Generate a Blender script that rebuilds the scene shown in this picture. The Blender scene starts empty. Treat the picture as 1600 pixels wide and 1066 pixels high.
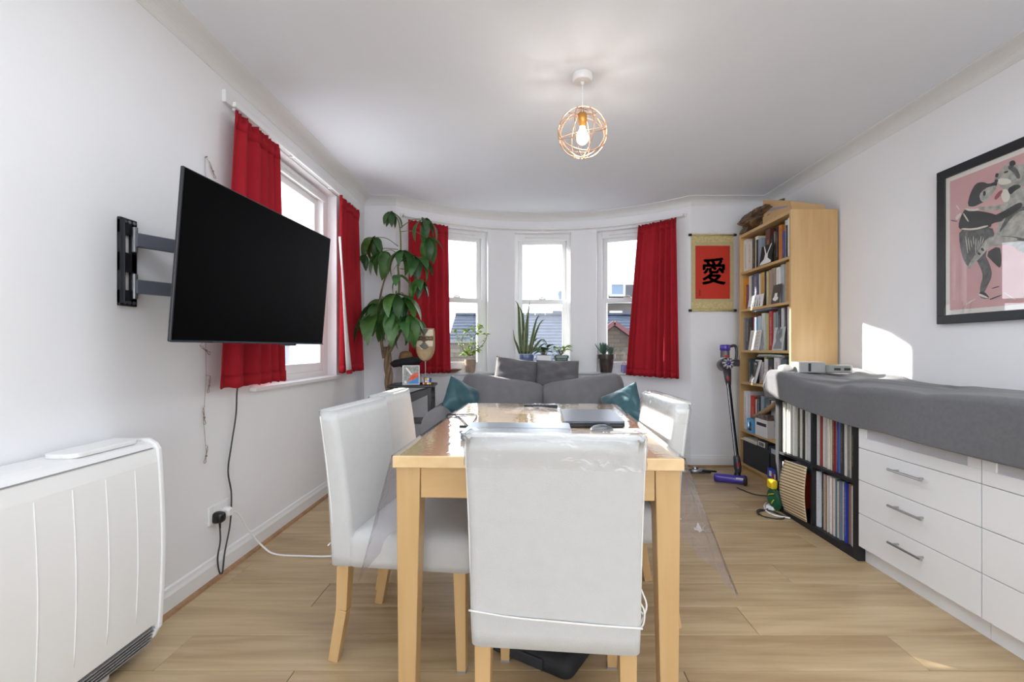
import bpy, bmesh, math, random
from mathutils import Vector, Matrix, Euler
SC = bpy.context.scene
COL = SC.collection
R = math.radians
PI = math.pi
# ------------------------------------------------------------ camera, light
EYE = 1.07
cam_d = bpy.data.cameras.new('camera'); cam = bpy.data.objects.new('camera', cam_d); COL.objects.link(cam)
cam.location = (0, 0, EYE); cam.rotation_euler = (R(90), 0, 0)
cam_d.sensor_width = 36; cam_d.lens = 36 * 720 / 1600
cam_d.shift_x = -18 / 1600; cam_d.shift_y = 11.5 / 1600
cam_d.clip_start = 0.05; cam_d.clip_end = 300
SC.camera = cam
w = bpy.data.worlds.new('sky'); SC.world = w; w.use_nodes = True
wn = w.node_tree; bgn = wn.nodes['Background']
tc = wn.nodes.new('ShaderNodeTexCoord'); sep = wn.nodes.new('ShaderNodeSeparateXYZ')
rmp = wn.nodes.new('ShaderNodeValToRGB')
wn.links.new(tc.outputs['Generated'], sep.inputs[0]); wn.links.new(sep.outputs['Z'], rmp.inputs[0])
rmp.color_ramp.elements[0].position = 0.0; rmp.color_ramp.elements[0].color = (.88, .93, 1.0, 1)
rmp.color_ramp.elements[1].position = 0.6; rmp.color_ramp.elements[1].color = (.80, .88, 1.0, 1)
wn.links.new(rmp.outputs[0], bgn.inputs[0]); bgn.inputs[1].default_value = 1.75
sd = bpy.data.lights.new('sun', 'SUN'); sun = bpy.data.objects.new('sun', sd); COL.objects.link(sun)
sd.energy = 7.0; sd.angle = R(.6); sd.color = (1, .95, .88)
SUN_DIR = Vector((1, -.61, -.335)).normalized()
sun.rotation_euler = SUN_DIR.to_track_quat('-Z', 'Y').to_euler(); sun.location = (-8, 6, 6)
al = bpy.data.lights.new('overhead_fill_light', 'AREA'); al.shape = 'RECTANGLE'; al.size = 2.2; al.size_y = .9; al.energy = 12; al.color = (.86, .93, 1)  # unseen fill light added above the view to even out the room's brightness
alo = bpy.data.objects.new('overhead_fill_light', al); COL.objects.link(alo); alo.location = (.4, .95, 2.40)
SC.view_settings.view_transform = 'Standard'; SC.view_settings.look = 'None'
SC.view_settings.gamma = 1; SC.view_settings.use_curve_mapping = False
SC.view_settings.exposure = 1.38

def U(px, py, Y):
    'world point seen at pixel (px,py) of the photograph at depth Y'
    return Vector(((px - 818) / 720 * Y, Y, EYE - (py - 544.5) / 720 * Y))
def wallY(px, X):
    return X * 720 / (px - 818)

# ------------------------------------------------------------ materials
def lin(h):
    h = h.lstrip('#'); c = [int(h[i:i+2], 16) / 255 for i in (0, 2, 4)]
    return tuple((x / 12.92 if x <= .04045 else ((x + .055) / 1.055) ** 2.4) for x in c) + (1,)
MATS = {}
def pm(name, hexc, rough=.5, metal=0, var=0.0, vscale=8, bump=0, bscale=60, stretch=(1,1,1), hex2=None, coat=0, spec=.5, sheen=0, rnd=0, emit=0, trans=0, sub=0):
    if name in MATS: return MATS[name]
    m = bpy.data.materials.new(name); m.use_nodes = True; nt = m.node_tree; N = nt.nodes; L = nt.links
    b = N['Principled BSDF']
    b.inputs['Roughness'].default_value = rough; b.inputs['Metallic'].default_value = metal
    b.inputs['Specular IOR Level'].default_value = spec
    if coat: b.inputs['Coat Weight'].default_value = coat; b.inputs['Coat Roughness'].default_value = .06
    if sheen: b.inputs['Sheen Weight'].default_value = sheen
    if trans: b.inputs['Transmission Weight'].default_value = trans
    c1 = lin(hexc); c2 = lin(hex2) if hex2 else tuple(x * (1 - var) for x in c1[:3]) + (1,)
    t = N.new('ShaderNodeTexCoord'); mp = N.new('ShaderNodeMapping'); mp.inputs['Scale'].default_value = stretch
    L.new(t.outputs['Object'], mp.inputs[0])
    if rnd:
        oi = N.new('ShaderNodeObjectInfo'); mu = N.new('ShaderNodeMath'); mu.operation = 'MULTIPLY'; mu.inputs[1].default_value = 37
        L.new(oi.outputs['Random'], mu.inputs[0]); L.new(mu.outputs[0], mp.inputs['Location'])
    nz = N.new('ShaderNodeTexNoise'); nz.inputs['Scale'].default_value = vscale; nz.inputs['Detail'].default_value = 5
    L.new(mp.outputs[0], nz.inputs['Vector'])
    rp = N.new('ShaderNodeValToRGB'); rp.color_ramp.elements[0].position = .3; rp.color_ramp.elements[1].position = .7
    rp.color_ramp.elements[0].color = c2; rp.color_ramp.elements[1].color = c1
    L.new(nz.outputs['Fac'], rp.inputs[0]); out = rp.outputs[0]
    if rnd:
        hs = N.new('ShaderNodeHueSaturation'); mr = N.new('ShaderNodeMapRange')
        mr.inputs['To Min'].default_value = 1 - rnd; mr.inputs['To Max'].default_value = 1 + rnd
        L.new(oi.outputs['Random'], mr.inputs[0]); L.new(mr.outputs[0], hs.inputs['Value']); L.new(out, hs.inputs['Color']); out = hs.outputs[0]
    L.new(out, b.inputs['Base Color'])
    if emit: b.inputs['Emission Color'].default_value = c1; b.inputs['Emission Strength'].default_value = emit
    if bump:
        n2 = N.new('ShaderNodeTexNoise'); n2.inputs['Scale'].default_value = bscale; n2.inputs['Detail'].default_value = 3
        L.new(mp.outputs[0], n2.inputs['Vector'])
        bp = N.new('ShaderNodeBump'); bp.inputs['Strength'].default_value = bump; bp.inputs['Distance'].default_value = .004
        L.new(n2.outputs['Fac'], bp.inputs['Height']); L.new(bp.outputs[0], b.inputs['Normal'])
    MATS[name] = m; return m

def wood(name, light, dark, axis=0, rough=.4, scale=1.0, rnd=.05, coat=0, knots=False, contrast=1.0):
    if name in MATS: return MATS[name]
    m = bpy.data.materials.new(name); m.use_nodes = True; nt = m.node_tree; N = nt.nodes; L = nt.links
    b = N['Principled BSDF']; b.inputs['Roughness'].default_value = rough
    if coat: b.inputs['Coat Weight'].default_value = coat; b.inputs['Coat Roughness'].default_value = .05
    t = N.new('ShaderNodeTexCoord'); oi = N.new('ShaderNodeObjectInfo')
    ad = N.new('ShaderNodeVectorMath'); ad.operation = 'ADD'; sc = N.new('ShaderNodeVectorMath'); sc.operation = 'SCALE'; sc.inputs[0].default_value = (13, 29, 7)
    L.new(oi.outputs['Random'], sc.inputs['Scale']); L.new(t.outputs['Object'], ad.inputs[0]); L.new(sc.outputs[0], ad.inputs[1])
    def noise(st, s, det=6, dist=0.0):
        mp = N.new('ShaderNodeMapping'); mp.inputs['Scale'].default_value = st; L.new(ad.outputs[0], mp.inputs[0])
        n = N.new('ShaderNodeTexNoise'); n.inputs['Scale'].default_value = s; n.inputs['Detail'].default_value = det
        n.inputs['Distortion'].default_value = dist; L.new(mp.outputs[0], n.inputs['Vector']); return n
    def st(k):
        v = [1, 1, 1]; v[axis] = k; return v
    g1 = noise(st(.08), 34 * scale, 6, .3); g2 = noise(st(.22), 5 * scale, 3, 1.2)
    mx = N.new('ShaderNodeMix'); mx.data_type = 'FLOAT'; mx.inputs[0].default_value = .55
    L.new(g1.outputs['Fac'], mx.inputs[2]); L.new(g2.outputs['Fac'], mx.inputs[3])
    rp = N.new('ShaderNodeValToRGB'); rp.color_ramp.elements[0].position = .5 - .14 / contrast; rp.color_ramp.elements[1].position = .5 + .12 / contrast
    rp.color_ramp.elements[0].color = lin(dark); rp.color_ramp.elements[1].color = lin(light)
    L.new(mx.outputs[0], rp.inputs[0]); out = rp.outputs[0]
    if knots:
        k = noise(st(.35), 2.6, 2, .2); kr = N.new('ShaderNodeValToRGB'); kr.color_ramp.elements[0].position = .70; kr.color_ramp.elements[1].position = .80
        kr.color_ramp.elements[0].color = (0, 0, 0, 1); kr.color_ramp.elements[1].color = (.55, .55, .55, 1); L.new(k.outputs['Fac'], kr.inputs[0])
        km = N.new('ShaderNodeMix'); km.data_type = 'RGBA'; L.new(kr.outputs[0], km.inputs[0]); L.new(out, km.inputs[6])
        km.inputs[7].default_value = tuple(x * .55 for x in lin(dark)[:3]) + (1,); out = km.outputs[2]
    hs = N.new('ShaderNodeHueSaturation'); mr = N.new('ShaderNodeMapRange'); mr.inputs['To Min'].default_value = 1 - rnd; mr.inputs['To Max'].default_value = 1 + rnd
    L.new(oi.outputs['Random'], mr.inputs[0]); L.new(mr.outputs[0], hs.inputs['Value']); L.new(out, hs.inputs['Color'])
    L.new(hs.outputs[0], b.inputs['Base Color'])
    bp = N.new('ShaderNodeBump'); bp.inputs['Strength'].default_value = .08; bp.inputs['Distance'].default_value = .002
    L.new(g1.outputs['Fac'], bp.inputs['Height']); L.new(bp.outputs[0], b.inputs['Normal'])
    MATS[name] = m; return m

def clear(name, tint='ffffff', gloss=.9, rough=.02, haze=0.0, ior=1.45, bump=0, hazecol='ffffff'):
    'thin clear sheet: transparent body with fresnel reflection'
    if name in MATS: return MATS[name]
    m = bpy.data.materials.new(name); m.use_nodes = True; nt = m.node_tree; N = nt.nodes; L = nt.links
    for n in list(N): N.remove(n)
    o = N.new('ShaderNodeOutputMaterial'); tr = N.new('ShaderNodeBsdfTransparent'); tr.inputs[0].default_value = lin(tint)
    gl = N.new('ShaderNodeBsdfGlossy'); gl.inputs['Roughness'].default_value = rough
    fr = N.new('ShaderNodeLayerWeight'); fr.inputs['Blend'].default_value = .5
    pw = N.new('ShaderNodeMath'); pw.operation = 'POWER'; pw.inputs[1].default_value = 4.6; L.new(fr.outputs['Facing'], pw.inputs[0])
    f0 = ((ior - 1) / (ior + 1)) ** 2
    mu = N.new('ShaderNodeMath'); mu.operation = 'MULTIPLY_ADD'; mu.inputs[1].default_value = gloss * (1 - f0); mu.inputs[2].default_value = gloss * f0 * 1.6; L.new(pw.outputs[0], mu.inputs[0])
    if bump:
        t = N.new('ShaderNodeTexCoord'); nz = N.new('ShaderNodeTexNoise'); nz.inputs['Scale'].default_value = 14; nz.inputs['Distortion'].default_value = 1.5
        L.new(t.outputs['Object'], nz.inputs['Vector']); bp = N.new('ShaderNodeBump'); bp.inputs['Strength'].default_value = bump; bp.inputs['Distance'].default_value = .02
        L.new(nz.outputs['Fac'], bp.inputs['Height']); L.new(bp.outputs[0], gl.inputs['Normal'])
    base = tr.outputs[0]
    if haze:
        df = N.new('ShaderNodeBsdfTranslucent'); df.inputs[0].default_value = lin(hazecol); d2 = N.new('ShaderNodeBsdfDiffuse'); d2.inputs[0].default_value = lin(hazecol)
        ad = N.new('ShaderNodeMixShader'); ad.inputs[0].default_value = .5; L.new(df.outputs[0], ad.inputs[1]); L.new(d2.outputs[0], ad.inputs[2])
        mh = N.new('ShaderNodeMixShader'); mh.inputs[0].default_value = haze; L.new(base, mh.inputs[1]); L.new(ad.outputs[0], mh.inputs[2]); base = mh.outputs[0]
    mx = N.new('ShaderNodeMixShader'); L.new(mu.outputs[0], mx.inputs[0]); L.new(base, mx.inputs[1]); L.new(gl.outputs[0], mx.inputs[2])
    L.new(mx.outputs[0], o.inputs[0]); MATS[name] = m; return m

def stripes(name, c1, c2, axis='Z', freq=60, rough=.6, duty=.5):
    if name in MATS: return MATS[name]
    m = bpy.data.materials.new(name); m.use_nodes = True; N = m.node_tree.nodes; L = m.node_tree.links; b = N['Principled BSDF']; b.inputs['Roughness'].default_value = rough
    t = N.new('ShaderNodeTexCoord'); wv = N.new('ShaderNodeTexWave'); wv.bands_direction = axis; wv.inputs['Scale'].default_value = freq; wv.inputs['Distortion'].default_value = .3
    L.new(t.outputs['Object'], wv.inputs['Vector']); rp = N.new('ShaderNodeValToRGB'); rp.color_ramp.elements[0].position = duty - .08; rp.color_ramp.elements[1].position = duty + .08
    rp.color_ramp.elements[0].color = lin(c2); rp.color_ramp.elements[1].color = lin(c1); L.new(wv.outputs['Fac'], rp.inputs[0]); L.new(rp.outputs[0], b.inputs['Base Color'])
    MATS[name] = m; return m

def bookmat(c, k):
    'printed spine: plain colour with title blocks of another tone running along it'
    key = 'spine_%s_%d' % (c, k)
    if key in MATS: return MATS[key]
    m = bpy.data.materials.new(key); m.use_nodes = True; N = m.node_tree.nodes; L = m.node_tree.links; b = N['Principled BSDF']; b.inputs['Roughness'].default_value = .45
    l = lin(c); lum = sum(l[:3]) / 3
    c2 = (.02, .02, .025, 1) if lum > .2 else (.75, .73, .68, 1)
    if k == 2: c2 = (.35, .05, .04, 1) if lum > .2 else (.7, .5, .15, 1)
    t = N.new('ShaderNodeTexCoord'); s = N.new('ShaderNodeSeparateXYZ'); L.new(t.outputs['Generated'], s.inputs[0])
    # narrow broken line of print along the spine's centre
    mp = N.new('ShaderNodeMapping'); mp.inputs['Scale'].default_value = (1, 2.2, 26); L.new(t.outputs['Generated'], mp.inputs[0])
    nz = N.new('ShaderNodeTexNoise'); nz.inputs['Scale'].default_value = 3.5; nz.inputs['Detail'].default_value = 1; L.new(mp.outputs[0], nz.inputs['Vector'])
    g = N.new('ShaderNodeMath'); g.operation = 'GREATER_THAN'; g.inputs[1].default_value = .56; L.new(nz.outputs['Fac'], g.inputs[0])
    def band(sock, a, bb):
        x = N.new('ShaderNodeMath'); x.operation = 'COMPARE'; x.inputs[1].default_value = (a + bb) / 2; x.inputs[2].default_value = (bb - a) / 2; L.new(sock, x.inputs[0]); return x
    by = band(s.outputs['Y'], .3, .7); bz = band(s.outputs['Z'], (.12, .3, .2)[k % 3], (.85, .92, .7)[k % 3])
    m1 = N.new('ShaderNodeMath'); m1.operation = 'MULTIPLY'; L.new(by.outputs[0], m1.inputs[0]); L.new(bz.outputs[0], m1.inputs[1])
    m2 = N.new('ShaderNodeMath'); m2.operation = 'MULTIPLY'; L.new(m1.outputs[0], m2.inputs[0]); L.new(g.outputs[0], m2.inputs[1])
    m3 = N.new('ShaderNodeMath'); m3.operation = 'MULTIPLY'; m3.inputs[1].default_value = .75; L.new(m2.outputs[0], m3.inputs[0])
    mx = N.new('ShaderNodeMix'); mx.data_type = 'RGBA'; L.new(m3.outputs[0], mx.inputs[0]); mx.inputs[6].default_value = l; mx.inputs[7].default_value = c2
    L.new(mx.outputs[2], b.inputs['Base Color']); MATS[key] = m; return m

# ------------------------------------------------------------ mesh builder
class MB:
    def __init__(s): s.v = []; s.f = []; s.mi = []; s.cur = 0
    def _add(s, vs, fs, M=None):
        n = len(s.v)
        for p in vs:
            p = Vector(p); s.v.append(tuple(M @ p if M is not None else p))
        for f in fs: s.f.append(tuple(i + n for i in f)); s.mi.append(s.cur)
        return s
    def box(s, a, b, M=None):
        x0, y0, z0 = a; x1, y1, z1 = b
        if x0 > x1: x0, x1 = x1, x0
        if y0 > y1: y0, y1 = y1, y0
        if z0 > z1: z0, z1 = z1, z0
        vs = [(x0,y0,z0),(x1,y0,z0),(x1,y1,z0),(x0,y1,z0),(x0,y0,z1),(x1,y0,z1),(x1,y1,z1),(x0,y1,z1)]
        return s._add(vs, [(0,3,2,1),(4,5,6,7),(0,1,5,4),(1,2,6,5),(2,3,7,6),(3,0,4,7)], M)
    def bar(s, p, q, w, h=None, up=(0,0,1), w2=None, h2=None):
        p = Vector(p); q = Vector(q); h = h or w; w2 = w2 or w; h2 = h2 or (h if w2 == w else w2 * h / w)
        d = (q - p).normalized(); u = Vector(up)
        if abs(d.dot(u)) > .95: u = Vector((0, 1, 0))
        a = d.cross(u).normalized(); c = a.cross(d).normalized(); vs = []
        for P, W, H in ((p, w, h), (q, w2, h2)):
            for i, j in ((-1,-1),(1,-1),(1,1),(-1,1)): vs.append(P + a * W / 2 * i + c * H / 2 * j)
        return s._add(vs, [(0,1,2,3),(7,6,5,4),(0,4,5,1),(1,5,6,2),(2,6,7,3),(3,7,4,0)])
    def tube(s, pts, r, n=8, closed=False, cap=True):
        pts = [Vector(p) for p in pts]; m = len(pts); rs = r if isinstance(r, (list, tuple)) else [r] * m
        vs = []; fs = []; up = None
        for i, p in enumerate(pts):
            if closed: d = pts[(i + 1) % m] - pts[i - 1]
            else: d = pts[min(i + 1, m - 1)] - pts[max(i - 1, 0)]
            d.normalize()
            if up is None: up = Vector((0, 0, 1)) if abs(d.z) < .9 else Vector((1, 0, 0))
            a = d.cross(up)
            if a.length < 1e-5: a = d.orthogonal()
            a.normalize(); b = a.cross(d).normalized(); up = b
            for k in range(n):
                t = 2 * PI * k / n; vs.append(p + (a * math.cos(t) + b * math.sin(t)) * rs[i])
        for i in range(m if closed else m - 1):
            j = (i + 1) % m
            for k in range(n):
                k2 = (k + 1) % n; fs.append((i*n+k, j*n+k, j*n+k2, i*n+k2))
        if cap and not closed: fs.append(tuple(range(n))); fs.append(tuple(reversed(range((m-1)*n, m*n))))
        return s._add(vs, fs)
    def lathe(s, prof, n=24, c=(0,0,0), M=None):
        vs = []; fs = []; m = len(prof)
        for r, z in prof:
            for k in range(n):
                t = 2 * PI * k / n; vs.append((c[0] + r * math.cos(t), c[1] + r * math.sin(t), c[2] + z))
        for i in range(m - 1):
            for k in range(n):
                k2 = (k + 1) % n; fs.append((i*n+k, i*n+k2, (i+1)*n+k2, (i+1)*n+k))
        fs.append(tuple(reversed(range(n)))); fs.append(tuple(range((m-1)*n, m*n)))
        return s._add(vs, fs, M)
    def grid(s, fn, nu, nv, closeu=False, flip=False):
        vs = []; fs = []
        for j in range(nv + 1):
            for i in range(nu + (0 if closeu else 1)): vs.append(fn(i / nu, j / nv))
        W = nu if closeu else nu + 1
        for j in range(nv):
            for i in range(nu):
                i2 = (i + 1) % W if closeu else i + 1
                q = (j*W+i, j*W+i2, (j+1)*W+i2, (j+1)*W+i); fs.append(tuple(reversed(q)) if flip else q)
        return s._add(vs, fs)
    def prism(s, poly, z0, z1, M=None):
        n = len(poly); vs = [(x, y, z0) for x, y in poly] + [(x, y, z1) for x, y in poly]
        fs = [tuple(reversed(range(n))), tuple(range(n, 2*n))] + [(i, (i+1) % n, n+(i+1) % n, n+i) for i in range(n)]
        return s._add(vs, fs, M)
    def ring_loft(s, rings, cap=True):
        n = len(rings[0]); vs = [p for r in rings for p in r]; fs = []
        for i in range(len(rings) - 1):
            for k in range(n):
                k2 = (k + 1) % n; fs.append((i*n+k, i*n+k2, (i+1)*n+k2, (i+1)*n+k))
        if cap: fs.append(tuple(reversed(range(n)))); fs.append(tuple(range((len(rings)-1)*n, len(rings)*n)))
        return s._add(vs, fs)
    def ball(s, c, r, n=12, m=8, M=None):
        rx, ry, rz = r if isinstance(r, (tuple, list)) else (r, r, r)
        def f(u, v):
            t = 2*PI*u; p = PI * (v*.996 + .002) - PI/2
            return Vector((c[0]+rx*math.cos(p)*math.cos(t), c[1]+ry*math.cos(p)*math.sin(t), c[2]+rz*math.sin(p)))
        k = len(s.v); s.grid(f, n, m, True)
        if M is not None:
            for i in range(k, len(s.v)): s.v[i] = tuple(M @ Vector(s.v[i]))
        return s
    def build(s, name, mats, parent=None, smooth=False, bevel=0, seg=2, solid=0, loc=None, sub=0, merge=0, clean=True):
        me = bpy.data.meshes.new(name); me.from_pydata(s.v, [], s.f)
        if not isinstance(mats, (list, tuple)): mats = [mats]
        for mt in mats: me.materials.append(mt)
        if len(mats) > 1: me.polygons.foreach_set('material_index', s.mi)
        if clean:
            bm = bmesh.new(); bm.from_mesh(me)
            if merge: bmesh.ops.remove_doubles(bm, verts=bm.verts, dist=merge)
            bmesh.ops.recalc_face_normals(bm, faces=bm.faces); bm.to_mesh(me); bm.free()
        if smooth: me.polygons.foreach_set('use_smooth', [True] * len(me.polygons))
        o = bpy.data.objects.new(name, me); COL.objects.link(o)
        if parent is not None: o.parent = parent
        if loc is not None: o.location = loc
        if solid: md = o.modifiers.new('solid', 'SOLIDIFY'); md.thickness = solid; md.offset = 0
        if bevel: md = o.modifiers.new('bevel', 'BEVEL'); md.width = bevel; md.segments = seg; md.limit_method = 'ANGLE'; md.angle_limit = R(40); md.harden_normals = False
        if sub: md = o.modifiers.new('sub', 'SUBSURF'); md.levels = sub; md.render_levels = sub
        return o
def tag(o, label=None, cat=None, group=None, kind=None):
    if label: o['label'] = label
    if cat: o['category'] = cat
    if group: o['group'] = group
    if kind: o['kind'] = kind
    return o
def thing(name, label, cat, loc=(0,0,0), rz=0, group=None):
    o = bpy.data.objects.new(name, None); COL.objects.link(o); o.location = loc; o.rotation_euler = (0, 0, rz); o.empty_display_size = .1
    return tag(o, label, cat, group)
def struct(o): o['kind'] = 'structure'; return o
def copy_tree(o, parent=None):
    c = o.copy(); COL.objects.link(c)
    if parent is not None: c.parent = parent
    for ch in list(o.children): copy_tree(ch, c)
    return c
def add(name, fn, mat, parent=None, **k):
    b = MB(); fn(b); return b.build(name, mat, parent, **k)
def bx(name, a, b, mat, parent=None, **k): return MB().box(a, b).build(name, mat, parent, **k)
ORD = 'first second third fourth fifth sixth seventh eighth ninth tenth eleventh twelfth thirteenth fourteenth fifteenth sixteenth seventeenth eighteenth nineteenth twentieth'.split()
def ordn(i):
    return ORD[i] if i < 20 else 'twenty-' + ORD[i - 20] if i < 29 else 'thirtieth' if i == 29 else 'thirty-' + ORD[i - 30]
def rrect(w, d, r, n=4):
    pts = []
    for cx, cy, a0 in ((w/2-r, d/2-r, 0), (-w/2+r, d/2-r, 90), (-w/2+r, -d/2+r, 180), (w/2-r, -d/2+r, 270)):
        for i in range(n + 1):
            t = R(a0 + 90 * i / n); pts.append((cx + r*math.cos(t), cy + r*math.sin(t)))
    return pts
def spline(pts, n=6):
    pts = [Vector(p) for p in pts]; out = []
    for i in range(len(pts) - 1):
        p0 = pts[max(i-1, 0)]; p1 = pts[i]; p2 = pts[i+1]; p3 = pts[min(i+2, len(pts)-1)]
        for k in range(n):
            t = k / n; out.append(.5 * ((2*p1) + (p2-p0)*t + (2*p0-5*p1+4*p2-p3)*t*t + (3*p1-p0-3*p2+p3)*t**3))
    out.append(pts[-1]); return out
rng = random.Random(7)

# palette
M_wall = pm('wall_paint', 'eeeef0', .75, var=.02, vscale=3, bump=.05, bscale=160)
M_ceil = pm('ceiling_paint', 'e9edf4', .85, var=.02, vscale=2)
M_trim = pm('gloss_trim', 'e8e8e8', .35)
M_upvc = pm('white_upvc', 'eceded', .3)
M_floor = wood('oak_laminate', 'c8b08a', 'a58a66', 0, .36, .8, .04, knots=True)
M_sub = pm('underlay', '5a4630', .9)
M_birch = wood('birch_veneer', 'd0ad7b', 'c09a66', 2, .38, .7, .02)
M_birchx = wood('birch_veneer_x', 'd0ad7b', 'c29c68', 0, .38, .7, .02)
M_birchy = wood('birch_veneer_y', 'd3b07a', 'c49e66', 1, .38, .7, .02)
M_glass = clear('window_glass', 'ffffff', .8, .0)
M_fabric = pm('white_chair_cover', 'c8c8c6', .85, var=.04, vscale=30, bump=.25, bscale=420, sheen=.15)
M_pipe = pm('white_piping', 'e6e5e1', .6)
M_grey = pm('grey_sofa_cloth', '7e7d80', .9, var=.12, vscale=14, bump=.3, bscale=300, sheen=.2)
M_dgrey = pm('grey_cushion_cloth', '6a696c', .9, var=.16, vscale=20, bump=.35, bscale=220, sheen=.2)
M_teal = pm('teal_satin', '35646f', .35, var=.25, vscale=6, sheen=.4)
M_red = pm('red_curtain', 'a51e2a', .85, var=.12, vscale=5, bump=.15, bscale=350, spec=.2)
M_lining = pm('curtain_lining', 'dcd9d8', .8)
M_black = pm('black_plastic', '141416', .4)
M_screen = pm('screen_glass', '030304', .45, spec=.03)
M_dkm = pm('dark_grey_metal', '5b5e69', .5, metal=.3)
M_steel = pm('brushed_steel', 'b9babb', .28, metal=1)
M_whitep = pm('white_plastic', 'efefee', .35)
M_lacq = pm('white_lacquer', 'f2f3f5', .28)
M_blackash = pm('black_brown_veneer', '1c1d21', .5, var=.2, vscale=30, stretch=(1,1,.1))
M_blackframe = pm('black_frame', '17191c', .35)
M_paper = pm('paper', 'ece8e0', .8)
M_pages = pm('page_block', 'e6dfcd', .85, var=.1, vscale=90)
M_leaf = pm('deep_green_leaf', '38602f', .42, hex2='264a22', vscale=9, rnd=.22)
M_leaf2 = pm('dark_green_leaf', '2f5224', .4, hex2='47702f', vscale=20, rnd=.2)
M_leafl = pm('lime_leaf', '9fb83a', .45, hex2='6f9630', vscale=18, rnd=.2)
M_bark = pm('braided_bark', '8a745a', .85, hex2='5a4a38', vscale=22, bump=.6, bscale=60, stretch=(1,1,.3))
M_stem = pm('green_stem', '5d6f3f', .6, hex2='6e5a3c', vscale=12)
M_soil = pm('potting_soil', '35291f', .95, bump=.8, bscale=90)
M_rose = pm('copper_wire', 'dcb596', .3, metal=.8)
M_print = {}
# ------------------------------------------------------------ the room
XL, XR, YB, Y0 = -1.44, 2.228, 4.17, -3.6
HC, HV, CV = 2.4235, 2.362, .103
BX, BY, BR = .18, 2.75, 1.95                     # centre and radius of the bow wall
TJ = math.asin(1.336 / BR)                       # angle at which the bow meets the flat wall
YJ = BY + BR * math.cos(TJ)
YB = YJ
def arc(deg, r=BR): return BX + r * math.sin(R(deg)), BY + r * math.cos(R(deg))
WT = .36
# floor of individual laminate boards
floor = struct(bx('floor', (XL-.1, Y0, -.12), (XR+.1, YB+.62, -.012), M_sub)); floor['label'] = 'light oak laminate floor'
board_meshes = {}
def board(x0, x1, y0, y1):
    L = round(x1 - x0, 3); W = round(y1 - y0, 3); g = .0009; key = (L, W)
    if key not in board_meshes:
        b = MB(); c = .0016; w2 = W - g; l2 = L - g
        lo = [(g,g,-.012),(l2,g,-.012),(l2,w2,-.012),(g,w2,-.012)]; md = [(x,y,-c) for x,y,_ in lo]
        tp = [(g+c,g+c,0),(l2-c,g+c,0),(l2-c,w2-c,0),(g+c,w2-c,0)]
        vs = lo + md + tp; fs = [(0,3,2,1),(8,9,10,11)]
        for k in (0, 4):
            for i in range(4): fs.append((k+i, k+(i+1)%4, k+4+(i+1)%4, k+4+i))
        b._add(vs, fs); board_meshes[key] = b.build('floor_board', M_floor, floor, loc=(x0, y0, 0))
    else:
        o = board_meshes[key].copy(); COL.objects.link(o); o.location = (x0, y0, 0)
PW = .19; y = Y0; row = 0
while y < YB + .6:
    y1 = min(y + PW, YB + .6)
    xa, xb = XL, XR
    if y >= YB - .15:
        hw = math.sqrt(max(BR**2 - (y - BY)**2, .04)) + .04; xa, xb = (BX - hw, BX + hw) if y > YB else (XL, XR)
    st = -((row * .47) % 1.29); x = xa + st
    while x < xb - .01:
        a = max(x, xa); e = min(x + 1.29, xb)
        if e - a > .03: board(round(a, 2), round(e, 2), y, y1)
        x += 1.29
    y = y1; row += 1
# left wall with its window opening
WL0, WL1, WLz0, WLz1 = 2.45, 3.55, .865, 2.24
b = MB(); xo = XL - WT
b.box((xo, Y0, 0), (XL, WL0, HC)); b.box((xo, WL1, 0), (XL, YB, HC)); b.box((xo, WL0, 0), (XL, WL1, WLz0 - .02)); b.box((xo, WL0, WLz1), (XL, WL1, HC))
struct(b.build('wall_left', M_wall))
struct(bx('wall_right', (XR, Y0, 0), (XR + .2, YB + .26, HC), M_wall))
# back wall: flat, bow with three openings, flat
WIN = [(-33.5, -16.0), (-8.0, 8.9), (16.4, 33.5)]; WZ0, WZ1 = .835, 2.25
b = MB()
def arcp(b, t0, t1, z0, z1, r0=BR, r1=BR + WT, n=None):
    n = n or max(2, int(abs(t1 - t0) / 1.5))
    pi = [arc(t0 + (t1 - t0) * i / n, r0) for i in range(n + 1)]; po = [arc(t0 + (t1 - t0) * i / n, r1) for i in range(n + 1)]
    poly = pi + po[::-1]; m = len(poly)
    vs = [(x, y, z0) for x, y in poly] + [(x, y, z1) for x, y in poly]; fs = []
    for i in range(n):
        a, c, d, e = i, i+1, m-2-i, m-1-i
        fs.append((a, c, d, e)); fs.append((a+m, e+m, d+m, c+m))
    for i in range(m): j = (i+1) % m; fs.append((i, i+m, j+m, j))
    b._add(vs, fs)
TD = math.degrees(TJ)
b.box((XL - WT, YB, 0), (arc(-TD)[0], YB + .2, HC)); b.box((arc(TD)[0], YB, 0), (XR + .1, YB + .2, HC))
edges = [-TD] + [t for wn_ in WIN for t in wn_] + [TD]
for i in range(0, 8, 2): arcp(b, edges[i], edges[i+1], 0, HC)
for t0, t1 in WIN: arcp(b, t0, t1, 0, WZ0 - .02); arcp(b, t0, t1, WZ1, HC)
struct(b.build('wall_back', M_wall))
struct(bx('ceiling', (XL - WT, Y0, HC), (XR + .2, YB + .95, HC + .12), M_ceil))
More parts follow.
